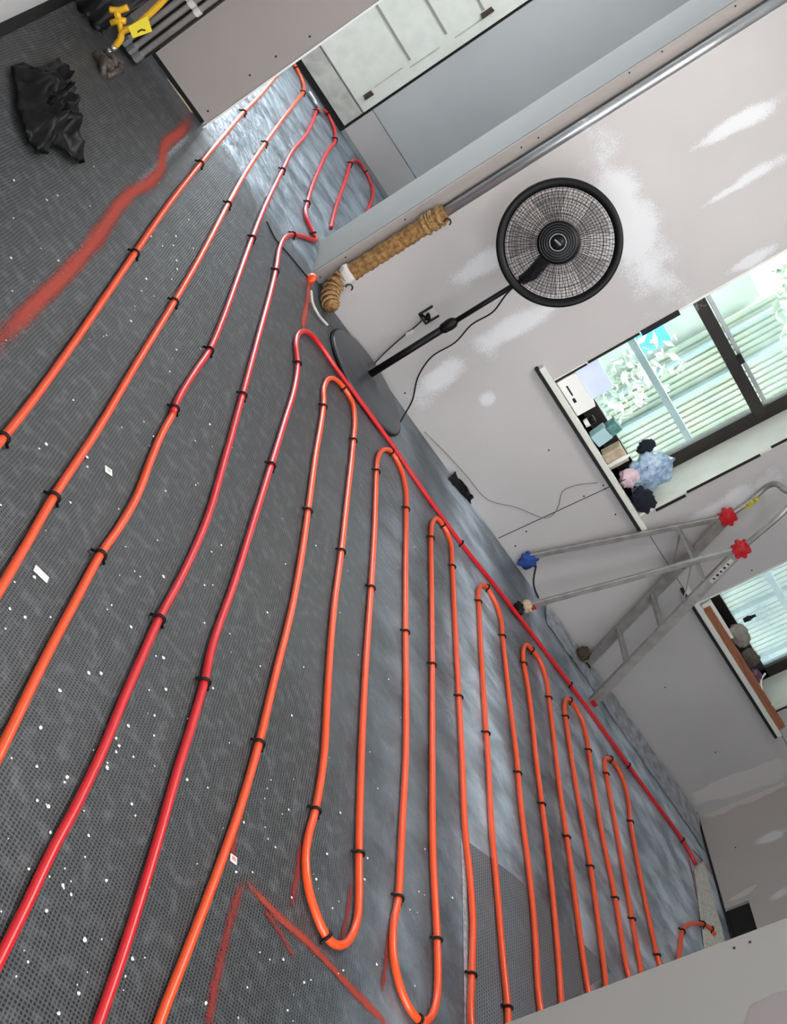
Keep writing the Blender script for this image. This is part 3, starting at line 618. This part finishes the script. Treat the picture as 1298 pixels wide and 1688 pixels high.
# ---------------------------------------------------------------- loose foil sheets, seams and rubble
def sheet(name, poly, z, m_, label, th=.0015):
    b = MB(); b.prism([fl(x, y, z) for x, y in poly], (0,0,th)); return tag(b.build(name, m_), label, 'foil sheet')
sheet('foil_sheet', [(772,1388),(850,1445),(1008,1602),(830,1720),(776,1740),(768,1500)], .0006, M_patch, 'ribbed dark foil piece laid under the tubes at the bottom beside the near wall')
def crinkle(name, quad, m_, label, cat, hz, nu=60, nv=8, place=fl, seed=1, amp=.003):
    P = [place(*q) if len(q) == 2 else Vector(q) for q in quad]; b = MB()
    for j in range(nv+1):
        for i in range(nu+1):
            u, v = i/nu, j/nv; p = (P[0]*(1-u)+P[1]*u)*(1-v)+(P[3]*(1-u)+P[2]*u)*v
            hgt = hz(v)*(1+.6*noise.noise(Vector((u*23+seed, v*3, seed))))+amp*abs(noise.noise(Vector((u*40, v*6, seed))))
            p = p+Vector((.02*noise.noise(Vector((u*20, v, 5+seed))), .02*noise.noise(Vector((u*17, v, 9+seed))), 0)); p.z = p.z+max(.001, hgt); b.v.append(tuple(p))
    for j in range(nv):
        for i in range(nu): a = j*(nu+1)+i; b.f.append((a, a+1, a+nu+2, a+nu+1)); b.mi.append(0)
    return tag(b.build(name, m_, smooth=False), label, cat)
M_crink = mat('crinkled_silver_foil', srgb(190, 196, 204), .38, metal=.6, var=.45, vscale=20, bump=.5, bscale=30)
crinkle('foil_upstand', [(3.35, 4.72, 0), (5.2, 4.60, 0), (5.2, 4.868, 0), (3.35, 4.868, 0)], M_crink, 'crinkled silver foil strip along the floor under the second window', 'foil sheet', lambda v: .002+.02*v*v, amp=.012)
paint([(-30,612),(60,505),(130,420),(200,338),(270,262),(330,205)], .030, decal('frayed_tape', srgb(130,136,144), .75, 90, rough=.35, edge=.5, low=1.6, speck=2.4), 'frayed silver tape seam beside the thick orange spray line', z=.0015)['category'] = 'tape'
crinkle('seam_tape', [(761,1370),(768,1365),(776,1700),(766,1700)], mat('white_tape', srgb(190,196,202), .4, metal=.3, var=.4, vscale=60), 'thin pale tape seam beside the straight tube at the bottom', 'tape', lambda v: .001, nu=50, nv=2, seed=6)
crinkle('foil_flap', [(738,790,), (776,833), (772,826), (742,782)], M_binbag, 'dark flap of foil curled up against the window wall', 'foil sheet', lambda v: .004+.03*v, nu=10, nv=5, seed=2)
rb_ = MB(); rnd = random.Random(11)
crinkle('plaster_dust', [(1143,1434),(1160,1418),(1197,1562),(1160,1566)], mat('plaster_rubble', srgb(215,212,200), .9, var=.4, vscale=70, bump=1, bscale=60), 'patch of white plaster dust and rubble at the foot of the right wall', 'rubble', lambda v: .004, nu=40, nv=8, seed=8)['kind'] = 'stuff'

# loose papers
def card(c_, hx, hy, ang, label, print_=None):
    p = fl(*c_, .003); a = Vector((math.cos(ang), math.sin(ang), 0)); q = Vector((-a.y, a.x, 0)); b = MB(); b.obox(p, a, q, (0,0,1), hx, hy, .0012)
    o = tag(b.build('paper_label', M_paper), label, 'paper')
    if print_:
        b = MB()
        for k in (-1, 0, 1): b.obox(p+Vector((0,0,.0016))+q*hy*.4*k, a, q, (0,0,1), hx*.6, hy*.12, .0003)
        b.build('print', print_, o)
M_pr = mat('red_print', srgb(210, 120, 120), .7)
card((179,776), .0115, .0095, .4, 'small square white paper label on the foil between two orange tubes', mat('grey_print', srgb(180,178,176), .7))
card((68,946), .0195, .0085, .05, 'oblong white paper strip on the foil near the left edge')
card((385,1416), .0105, .0085, .15, 'small white label with red print beside a red spray mark', M_pr)

# plaster crumbs strewn over the foil
variants = []
for k in range(5):
    b = MB(); r = random.Random(k); b.lathe([(.0012,0),(.0036,.0012),(.0042*r.uniform(.8,1.2),.003),(.0025,.0048),(.0006,.0055)], (0,0,0), (0,0,1), 7)
    b.v = [(x*r.uniform(.7,1.3), y*r.uniform(.6,1.2), z) for x, y, z in b.v]
    me = bpy.data.meshes.new('plaster_crumb'); me.from_pydata(b.v, [], b.f); me.materials.append(M_crumb); variants.append(me)
known = [(65,1200),(105,1290),(145,1110),(165,1111),(195,1230),(268,1085),(245,1138),(210,1197),(190,1240),(176,1258),(219,1248),(307,1286),(175,1266),(60,1320),(78,1330),(82,1373),(109,1282),(145,1378),(139,1413),(46,1433),(102,1460),(106,1432),(116,1475),(75,1502),(45,1586),(138,1550),(174,1452),(217,1581),(95,1671),(128,1638),(216,1326),(222,1345),(401,1356),(388,1438),(444,1582),(466,1582),(338,1654),(392,1678),(473,1666),(40,1018),(15,1004),(82,1018),(55,952),(183,998),(176,1005),(215,1034),(230,951),(268,951),(336,965),(336,1027),(378,1045),(253,1180),(253,1213),(190,1218),(18,1250),(97,1139),(59,1264),(272,1137),(350,1135),(345,700),(321,727),(200,705),(115,829),(252,720),(246,735),(259,891),(279,613),(142,754),(120,660),(143,770),(75,733),(280,690),(322,800),(272,810),(364,899),(348,910),(350,965),(76,330),(21,360),(22,298),(95,430),(67,410),(148,340),(94,323),(17,426),(154,275),(170,555),(175,553),(215,530),(233,480),(289,390),(310,363),(318,410),(320,426),(285,405),(267,406),(290,430),(291,444),(240,460),(290,577),(248,390),(590,1265),(475,1335),(520,1450),(538,1408),(560,1340),(605,1415),(600,1450),(622,1300),(565,1600),(650,1510),(675,1500),(690,1470),(420,1250),(440,1300),(480,1480),(500,1620),(620,1590),(660,1300),(700,1400),(745,1480),(560,1010),(590,1080),(640,1120),(470,930),(440,1010),(520,900),(500,1100),(480,1180)]
rnd = random.Random(5); pts = [fl(*q) for q in known]
while len(pts) < 240:
    x, y = rnd.uniform(0, 700), rnd.uniform(250, 1688); p = fl(x, y)
    if p.y > 5 or (x < 130 and y < 290): continue
    pts.append(p)
for i, p in enumerate(pts):
    o = bpy.data.objects.new('plaster_crumb', variants[i % 5]); COL.objects.link(o); s_ = rnd.uniform(.55, 1.15)*(.85 if i < len(known) else .5)
    if i < 8: s_ *= 1.1
    o.location = (p.x, p.y, .0005); o.scale = (s_, s_, s_*.9); o.rotation_euler = (0, 0, rnd.uniform(0, 6.28))
    tag(o, 'tiny white plaster crumb strewn on the dark woven foil', 'crumb', 'plaster crumbs strewn on the foil')

# ---------------------------------------------------------------- pedestal fan
BX, BY = 1.665, 4.615
fan = thing('pedestal_fan', (BX, BY, 0), 'black pedestal fan with round base standing against the window wall', 'fan')
b = MB(); b.lathe([(.262,.0),(.268,.006),(.266,.016),(.255,.021),(.12,.030),(.05,.036),(.03,.045)], (BX, BY, 0), n=64); b.build('base_plate', M_fanbase, fan, smooth=True)
b = MB(); b.tube([(BX+.268*math.cos(a), BY+.268*math.sin(a), .007) for a in [i*2*math.pi/64 for i in range(64)]], .007, 8, closed=True); b.build('base_rim', M_black, fan, smooth=True)
pb0 = onY(619, 612, BY); pm_ = onY(742, 535, BY); pt_ = onY(862, 461, BY)
b = MB(); b.tube([(pb0.x, BY, .035), (pm_.x, BY, pm_.z)], .0165, 16); b.build('lower_pole', M_black, fan, smooth=True)
b = MB(); b.tube([(pm_.x, BY, pm_.z-.03), (pt_.x, BY, pt_.z+.02)], .0115, 14); b.build('upper_pole', M_black, fan, smooth=True)
b = MB(); d = Vector((pt_.x-pm_.x, 0, pt_.z-pm_.z)).normalized(); b.lathe([(.017,-.045),(.023,-.035),(.026,0),(.024,.02),(.016,.03),(.012,.035)], (pm_.x, BY, pm_.z), d, 20); b.build('height_collar', M_black, fan, smooth=True)
# head faces the camera, slightly to its left and down
FYc = BY-.085
hc = onY(922, 401, FYc)
fn = (CAM-hc).normalized(); fn = (fn+Vector((-.10, 0, -.04))).normalized()
hr = .246
ux = fn.cross(Vector((0,0,1))).normalized(); uy = ux.cross(fn)
def disc(a, r, h): return hc+(ux*math.cos(a)+uy*math.sin(a))*r+fn*h
def dome(r, R=.235): t = r/R; return .045*(1-t**3)
g = MB()
for sgn, cnt in ((1, 90), (-1, 60)):
    for i in range(cnt):
        a0 = 2*math.pi*i/cnt
        g.tube([disc(a0+.18*(r/.235)*sgn, r, sgn*dome(r)) for r in (.075,.115,.155,.195,.236)], .0010, 4, cap=False)
for r in [.08+.0125*i for i in range(13)]:
    g.tube([disc(2*math.pi*k/40, r, dome(r)+.001) for k in range(40)], .0012, 4, closed=True)
for r in (.12, .18):
    g.tube([disc(2*math.pi*k/40, r, -dome(r)) for k in range(40)], .0012, 4, closed=True)
g.build('grille', M_black, fan, smooth=True)
b = MB(); b.tube([disc(2*math.pi*k/72, .2415, 0) for k in range(72)], .0135, 10, closed=True, flat=(1.5, 1.0)); b.build('rim', M_black, fan, smooth=True)
b = MB()
for hgt, r in ((.047,.088),): b.lathe([(r,-.02),(r,.0),(r*.97,.006),(r*.6,.012),(.02,.014)], hc+fn*(hgt-.008), fn, 40)
b.build('front_hub', M_black, fan, smooth=True)
for r in (.04,.05,.06,.07,.08):
    pass
b = MB()
for r in (.045,.055,.065,.075): b.tube([disc(2*math.pi*k/48, r, .056-(r-.045)*.16) for k in range(48)], .0013, 5, closed=True)
b.build('hub_rings', M_fanbase, fan, smooth=True)
bc = hc+fn*.06-ux*.0
b = MB(); b.lathe([(.031,0),(.031,.005),(.001,.006)], hc+fn*.052, fn, 32); bd = b.build('badge', M_black, fan, smooth=True)
b = MB(); b.tube([disc(2*math.pi*k/48, .0335, .058) for k in range(48)], .0019, 6, closed=True); b.build('badge_ring', mat('grey_ring', srgb(150,150,150), .4), bd, smooth=True)
b = MB(); b.obox(hc+fn*.0585, (IX+IY*.9).normalized(), fn.cross((IX+IY*.9).normalized()), fn, .017, .003, .0005); b.build('badge_mark', mat('grey_lettering', srgb(120,120,122), .5), bd)
bl = MB()
for k in range(5):
    a0 = 2*math.pi*k/5+.3
    rows = []
    for r in (.03,.08,.13,.18,.212):
        wd = .20+.42*(r/.212)
        for s_ in (-1,-.33,.33,1): rows.append(disc(a0+s_*wd*.62, r, -.012+s_*.012))
    fs = [(i*4+j, i*4+j+1, (i+1)*4+j+1, (i+1)*4+j) for i in range(4) for j in range(3)]
    bl.add(rows, fs)
o = bl.build('blades', mat('smoke_blade', srgb(50,52,56), .5, alpha=.2), fan, smooth=True); md = o.modifiers.new('s', 'SOLIDIFY'); md.thickness = .002
b = MB(); b.lathe([(.03,-.16),(.055,-.15),(.062,-.09),(.06,-.05)], hc, fn, 28); b.build('motor_housing', M_black, fan, smooth=True)
b = MB(); nk = hc-fn*.09; b.tube([(pt_.x, BY, pt_.z-.01), (pt_.x, BY, pt_.z+.05), tuple(nk+Vector((0,0,-.04)))], [.02,.03,.028], 14); b.build('neck', M_black, fan, smooth=True)
b = MB()  # power cord from the head to the floor and back over the base
cp = [tuple(nk-Vector((0,0,.03))), onY(838,482,BY+.02), onY(812,515,BY+.10), onY(778,535,BY+.16), onY(750,565,BY+.20), onY(712,588,BY+.2), onY(690,620,BY+.2), onY(680,660,4.86), fl(668,682,.02), fl(655,702,.006), fl(640,705,.006), fl(622,693,.006)]
b.tube(spline(cp, .02), .0038, 8); b.build('power_cord', M_black, fan, smooth=True)

# wall box and its lead
sk = onY(705, 519, WY)
t = thing('wall_socket', tuple(sk), 'open black socket box with loose wires on the wall behind the fan pole', 'socket')
vx, vz = Vector((1,0,0)), Vector((0,0,1))
b = MB(); b.box((sk.x-.03, WY-.006, sk.z-.03), (sk.x+.03, WY+.0, sk.z+.045)); b.build('back_plate', M_plaster, t)
b = MB()
for (a, c_, d_, e_) in ((-.03,-.024,-.03,.045),(.024,.03,-.03,.045),(-.03,.03,-.03,-.024)): b.box((sk.x+a, WY-.022, sk.z+d_), (sk.x+c_, WY-.005, sk.z+e_))
b.build('box_rim', M_black, t)
b = MB(); b.tube(spline([(sk.x-.02, WY-.012, sk.z-.02), (sk.x+.015, WY-.03, sk.z+.0), (sk.x-.012, WY-.03, sk.z+.012), (sk.x+.01, WY-.02, sk.z-.018)], .004), .006, 8); b.build('wires', M_black, t, smooth=True)
tag(MB() and (lambda b: (b.tube(spline([onY(698,526,WY-.012), onY(688,536,WY-.012), onY(668,552,WY-.015), onY(645,572,WY-.015), onY(628,588,WY-.02), onY(617,600,WY-.03)], .02), .003, 6), b.build('cable', M_black, smooth=True))[1])(MB()), 'short black lead hanging from the socket box to the fan base', 'cable')
b = MB(); p = onY(676, 548, WY-.012); b.obox(p, (0,0,1), (1,0,0), (0,1,0), .02, .008, .006); tag(b.build('tape_piece', M_plaster), 'whitish tape piece on the black lead below the socket box', 'tape')
b = MB(); b.tube(spline([onY(x,y,WY-.006) for x,y in [(700,712),(740,752),(770,785),(805,824),(850,836),(900,854),(913,848),(922,832),(928,810),(950,800),(985,796)]], .02), .0018, 6); tag(b.build('thin_wire', mat('grey_wire', srgb(110,104,100), .7), smooth=True), 'thin grey wire drooping across the board under the first window', 'cable')
b = MB(); b.tube(spline([fl(x,y,.006) for x,y in [(440,365),(455,395),(475,418),(493,440),(507,457)]], .02), .0035, 6); tag(b.build('cable', M_black, smooth=True), 'thin black cable on the foil left of the pier foot', 'cable')

# ---------------------------------------------------------------- step ladder
FA = Vector((3.785, 4.52, 0)); FB = Vector((3.80, 4.845, 0)); HA = onY(1222, 905, 4.60); HB = onY(1200, 852, 4.82)
RA = Vector((3.064, 4.52, .03)); RB = Vector((3.02, 4.85, .10))
ld = thing('step_ladder', ((FA+RB)/2)[:2]+(0,) if False else (3.4, 4.68, 0), 'aluminium step ladder with looped handrail standing under the windows', 'ladder')
def bar(name, a, b_, wx, wy, m_=M_alu, par=ld, side=(0,1,0)):
    a, b_ = Vector(a), Vector(b_); d = (b_-a); s_ = Vector(side); n3 = d.cross(s_)
    q = MB(); q.obox((a+b_)/2, d, s_-d.normalized()*s_.dot(d.normalized()), n3, d.length/2, wy, wx); return q.build(name, m_, par, bevel=.002)
def ext(a, b_, t): return a+(b_-a)*t
TA = ext(FA, HA, 1.27); TB = ext(FB, HB, 1.22)
bar('stile', FA, ext(FA, HA, 1.02), .027, .011); bar('stile', FB, ext(FB, HB, 1.02), .027, .011)
bar('rear_leg', RA, HA, .015, .009); bar('rear_leg', RB, HB, .015, .009)
loopA = onY(1298, 838, HA.y); top1 = onY(1272, 796, HB.y); top2 = onY(1290, 792, (HA.y+HB.y)/2)
b = MB(); b.tube(spline([HB, onY(1240,823,HB.y), top1-(top1-onY(1240,823,HB.y))*.25, top1+Vector((-.004,-.03,.015)), Vector((loopA.x-.02, (HA.y+HB.y)/2, top1.z+.04)), Vector((loopA.x-.01, HA.y+.05, loopA.z+.06)), loopA, HA], .015), .014, 12); b.build('handrail_loop', M_alu, ld, smooth=True)
# steps
for tt in (.26, .50):
    a, c_ = ext(FA, HA, tt), ext(FB, HB, tt)
    b = MB(); mdl = (a+c_)/2; d = (c_-a).normalized(); b.obox(mdl, d, (1,0,0), (0,0,1), (c_-a).length/2, .028, .006); b.obox(mdl+Vector((.02,0,-.012)), d, (1,0,0), (0,0,1), (c_-a).length/2, .004, .014); b.build('step', M_alu, ld, bevel=.001)
ta = .775; a, c_ = ext(FA, HA, ta), ext(FB, HB, ta); ra, rc = ext(RA, HA, ta), ext(RB, HB, ta-.03)
b = MB(); b.prism([a, c_, rc, ra], (0,0,.014)); pf = b.build('platform', M_alu, ld)
b = MB(); q = (a+c_+rc+ra)/4; b.obox(q+Vector((0,0,.0155)), (0,1,0), (1,0,0), (0,0,1), .028, .03, .001); b.build('red_sticker', M_redpl, pf)
bar('strut', ext(RA, HA, ta), ext(FA, HA, .62), .004, .003); bar('strut', ext(RB, HB, ta), ext(FB, HB, .62), .004, .003)
for nm, p in (('hinge_cap', HA), ('hinge_cap', HB)):
    b = MB(); b.lathe([(.01,-.026),(.034,-.022),(.040,-.008),(.040,.008),(.034,.022),(.01,.026)], p, (0,1,0), 16)
    for k in range(6): a_ = k*1.05; b.lathe([(.012,-.024),(.012,.024)], p+Vector((.034*math.cos(a_), 0, .034*math.sin(a_))), (0,1,0), 8)
    b.build(nm, M_redpl, ld, smooth=False)
b = MB(); b.lathe([(.016,-.014),(.016,.014)], onY(1126, 931, HA.y-.01), (0,1,0), 10); b.build('strut_knob', M_redpl, ld)
# labels on the stiles
p = onY(1240, 829, HB.y-.018); d = (onY(1250,820,HB.y)-onY(1228,838,HB.y)).normalized(); b = MB(); b.obox(p, d, (0,1,0), d.cross(Vector((0,1,0))), .040, .001, .012); yl = b.build('yellow_label', mat('yellow_label_print', srgb(210,196,60), .6, col2=srgb(120,112,50), vscale=70), ld)
sd = (HA-FA).normalized()
b = MB(); p = onY(1200, 948, HA.y-.013)
t_ = (p-FA).dot(sd)
for lo, hi, m_ in ((-.075, .08, M_paper),):
    b.obox(FA+sd*t_+Vector((0,-.0115,0))+sd*(lo+hi)/2, sd, (0,1,0), sd.cross(Vector((0,1,0))), (hi-lo)/2, .0006, .012)
wl = b.build('white_label', mat('worn_white_label', srgb(186,182,176), .6, var=.1), ld)
b = MB()
for k in range(5): b.obox(FA+sd*(t_-.05+k*.025)+Vector((0,-.0125,0)), sd, (0,1,0), sd.cross(Vector((0,1,0))), .006 if k % 2 else .004, .0004, .007)
b.build('label_print', M_darkgap, wl)
for p in (FA, FB):
    b = MB(); b.obox(p+Vector((0,0,.012)), (1,0,0), (0,1,0), (0,0,1), .024, .014, .012); b.build('foot', M_redpl if p is FA else M_black, ld, bevel=.003)
b = MB(); b.obox(RA+Vector((.012,-.004,.012)), (HA-RA), (0,1,0), (1,0,0), .022, .012, .014); b.build('foot', M_redpl, ld, bevel=.003)
b = MB(); rnd = random.Random(2)
# blue rag tied on the rear leg, beige plug on the floor, lead between
def blob(name, c_, r, sc_, m_, label, cat, seed=0, parent=None, amp=.45, fr=9):
    b = MB(); n1, n2 = 14, 20; c_ = Vector(c_)
    for i in range(n1+1):
        th = math.pi*i/n1
        for k in range(n2):
            ph = 2*math.pi*k/n2; d = Vector((math.sin(th)*math.cos(ph), math.sin(th)*math.sin(ph), math.cos(th)))
            rr = r*(1+amp*noise.noise(d*2.1+Vector((seed,0,0)))+amp*.5*noise.noise(d*fr*.6+Vector((0,seed,0))))
            b.v.append((c_.x+d.x*rr*sc_[0], c_.y+d.y*rr*sc_[1], max(.001, c_.z+d.z*rr*sc_[2])))
    for i in range(n1):
        for k in range(n2): a = i*n2+k; a2 = i*n2+(k+1) % n2; b.f.append((a, a2, a2+n2, a+n2)); b.mi.append(0)
    o = b.build(name, m_, parent, smooth=True)
    if label: tag(o, label, cat)
    return o
blob('blue_rag', onY(871, 924, 4.85), .047, (1.0, .6, 1.0), M_blue, 'bright blue rag tied round the rear foot of the step ladder', 'rag', 3)
tag((lambda b: (b.tube(spline([onY(884,933,4.83), onY(880,955,4.74), onY(882,972,4.64), fl(888,985,.06)], .02), .005, 8), b.build('cable', M_darkgap, smooth=True))[1])(MB()), 'short dark lead hanging from the blue rag to the beige plug', 'cable')
blob('beige_plug', fl(868, 1000, .035), .032, (1, 1, .8), M_tan, 'beige plug or foam lump on the floor beside the ladder rear leg', 'plug', 5)
blob('dark_lump', fl(856, 1003, .02), .04, (.7, 1.2, .5), M_binbag, 'black crumpled scrap on the floor beside the beige lump', 'scrap', 6)
blob('cable_scrap', fl(962, 1078, .035), .042, (.8, .9, .9), mat('brown_tangle', srgb(78,70,52), .9, var=.6, vscale=90, bump=1, bscale=80), 'brownish tangle of scrap at the wall foot behind the ladder', 'scrap', 9)

# ---------------------------------------------------------------- things on the first sill
sz = W1[2]
SY = WY+.03
def sillX(px, py, Y=SY): return onY(px, py, Y)
p = sillX(955, 655)
M_bubble = mat('pale_packaging', srgb(214, 224, 246), .5, var=.06)
t = thing('white_carton', (2.37, WY+.045, sz), 'tall white carton with pale blue face at the left end of the first sill', 'carton')
b = MB(); b.box((2.262, WY+.012, sz), (2.47, WY+.08, sz+.10)); b.build('carton_body', M_paper, t, bevel=.003)
b = MB(); a0, a1, a2, a3 = onY(930,640,WY+.03), onY(945,618,WY+.03), onY(976,668,WY+.03), onY(962,668,WY+.03)
b.box((2.262, WY+.03, sz+.10), (2.44, WY+.075, sz+.22)); b.build('carton_flap', M_bubble, t, bevel=.003)
b = MB(); b.box((2.30, WY+.0105, sz+.03), (2.36, WY+.0125, sz+.038)); b.box((2.375, WY+.0105, sz+.022), (2.40, WY+.0125, sz+.036)); b.build('carton_print', M_darkgap, t)
b = MB(); x_ = sillX(971, 698).x; b.lathe([(.018,0),(.020,.05),(.0205,.06)], (x_, WY+.045, sz), n=20); b.build  # cup
cu = thing('black_cup', (x_, WY+.045, sz), 'small black cup with white band beside the white carton', 'cup'); b.build('cup_body', M_black, cu, smooth=True)
b = MB(); b.lathe([(.0205,.008),(.0212,.02),(.0205,.03)], (x_, WY+.045, sz), n=20, cap=False); b.build('cup_band', M_paper, cu, smooth=True)
M_teal = mat('teal_box', srgb(168, 200, 206), .5, var=.1); M_teal2 = mat('green_box_print', srgb(96, 150, 144), .5, var=.5, vscale=60)
t = thing('teal_packet', (2.56, WY+.05, sz), 'pale teal packet with printed green end on the first sill', 'packet')
x_ = sillX(985, 722).x; b = MB(); b.obox((x_, WY+.04, sz+.045), (1,0,.15), (0,1,0), (-.15,0,1), .036, .03, .042); b.build('packet_body', M_teal, t, bevel=.002)
b = MB(); b.obox((x_-.008, WY+.04, sz+.118), (1,0,.15), (0,1,0), (-.15,0,1), .030, .028, .028); b.build('packet_print', M_teal2, t, bevel=.002)
x_ = sillX(998, 760).x
b = MB(); b.box((x_-.045, WY+.01, sz), (x_+.05, WY+.07, sz+.10)); tag(b.build('tan_box', mat('tan_card', srgb(196,176,150), .7, var=.35, vscale=30), bevel=.002), 'tan cardboard box standing between the teal packet and the bags on the first sill', 'box')
b = MB(); b.lathe([(.012,0),(.012,.10),(.005,.115),(.005,.13)], (x_+.018, WY+.0, sz), n=16); tag(b.build('white_tube', M_paper, smooth=True), 'slim white tube leaning before the tan box on the first sill', 'tube')
blob('pink_bag', (sillX(1028,800).x-.02, WY+.03, sz+.055), .052, (1, .55, 1.05), mat('pink_film', srgb(226,196,204), .4, var=.2, vscale=30), 'pale pink plastic bag on the first sill beside the clear bag', 'bag', 12)
blob('clear_bag', (sillX(1068,775,WY+.05).x+.01, WY+.05, sz+.16), .098, (1, .6, 1.15), M_film, 'crumpled clear bluish plastic bag piled at the right end of the first sill', 'bag', 15, amp=.4, fr=8)
blob('dark_garment', (sillX(1040,758,WY+.05).x-.01, WY+.075, sz+.20), .036, (1, .6, 1.3), M_navy, 'small navy bundle behind the clear bag on the first sill', 'cloth', 18)
blob('navy_bag', (sillX(1062,826).x-.015, WY+.02, sz+.055), .062, (1.15, .6, .85), M_navy, 'dark navy cloth bag at the right corner of the first sill under the clear bag', 'bag', 21)

# ---------------------------------------------------------------- things on the second sill
sz = W2[2]
b = MB(); b.box((W2[0]+.05, WY-.028, sz), (W2[1]+.13, WY+.004, sz+.040)); tag(b.build('brown_board', M_wood, bevel=.002), 'brown timber board lying along the front of the second sill', 'board')
t = thing('white_cable', (W2[1], WY, sz), 'white cable curving over the right end of the second sill', 'cable')
b = MB(); b.tube(spline([onY(1262,1110,WY+.03), onY(1255,1122,WY+.02), onY(1257,1138,WY-.01), onY(1265,1158,WY-.02), onY(1276,1163,WY-.02)], .01), .006, 8); b.build('cable_run', M_paper, t, smooth=True)
b = MB(); b.box((W2[0]+.03, WY+.01, sz), (W2[0]+.32, WY+.03, sz+.055)); tag(b.build('white_strip', M_paper), 'white strip standing behind the brown board on the second sill', 'strip')
x_ = onY(1212, 1045, WY+.04).x
blob('grey_box', (x_+.02, WY+.04, sz+.085), .055, (1.5, .5, .9), mat('grey_carton', srgb(150,144,136), .7, var=.35, vscale=30), 'grey crumpled carton on the second sill left of the olive pouch', 'carton', 30, amp=.3)
blob('olive_pouch', (onY(1230, 1085, WY+.04).x+.01, WY+.04, sz+.07), .048, (1.4, .5, .85), mat('olive_cloth', srgb(92,86,76), .8, var=.3, vscale=30), 'olive grey pouch on the second sill beside the purple bag', 'pouch', 33, amp=.35)
blob('purple_bag', (onY(1250, 1110, WY+.04).x+.0, WY+.03, sz+.045), .034, (1.3, .6, .9), mat('purple_film', srgb(104,72,92), .5, var=.4, vscale=30), 'dark purple bag at the right end of the second sill by the white cable', 'bag', 36)
b = MB(); b.lathe([(.012,0),(.016,.03),(.008,.05),(.008,.07)], (onY(1216,1028,WY+.08).x, WY+.08, sz+.14), n=14); tag(b.build('navy_bottle_top', M_navy, smooth=True), 'small navy cap sticking up behind the grey carton on the second sill', 'cap')
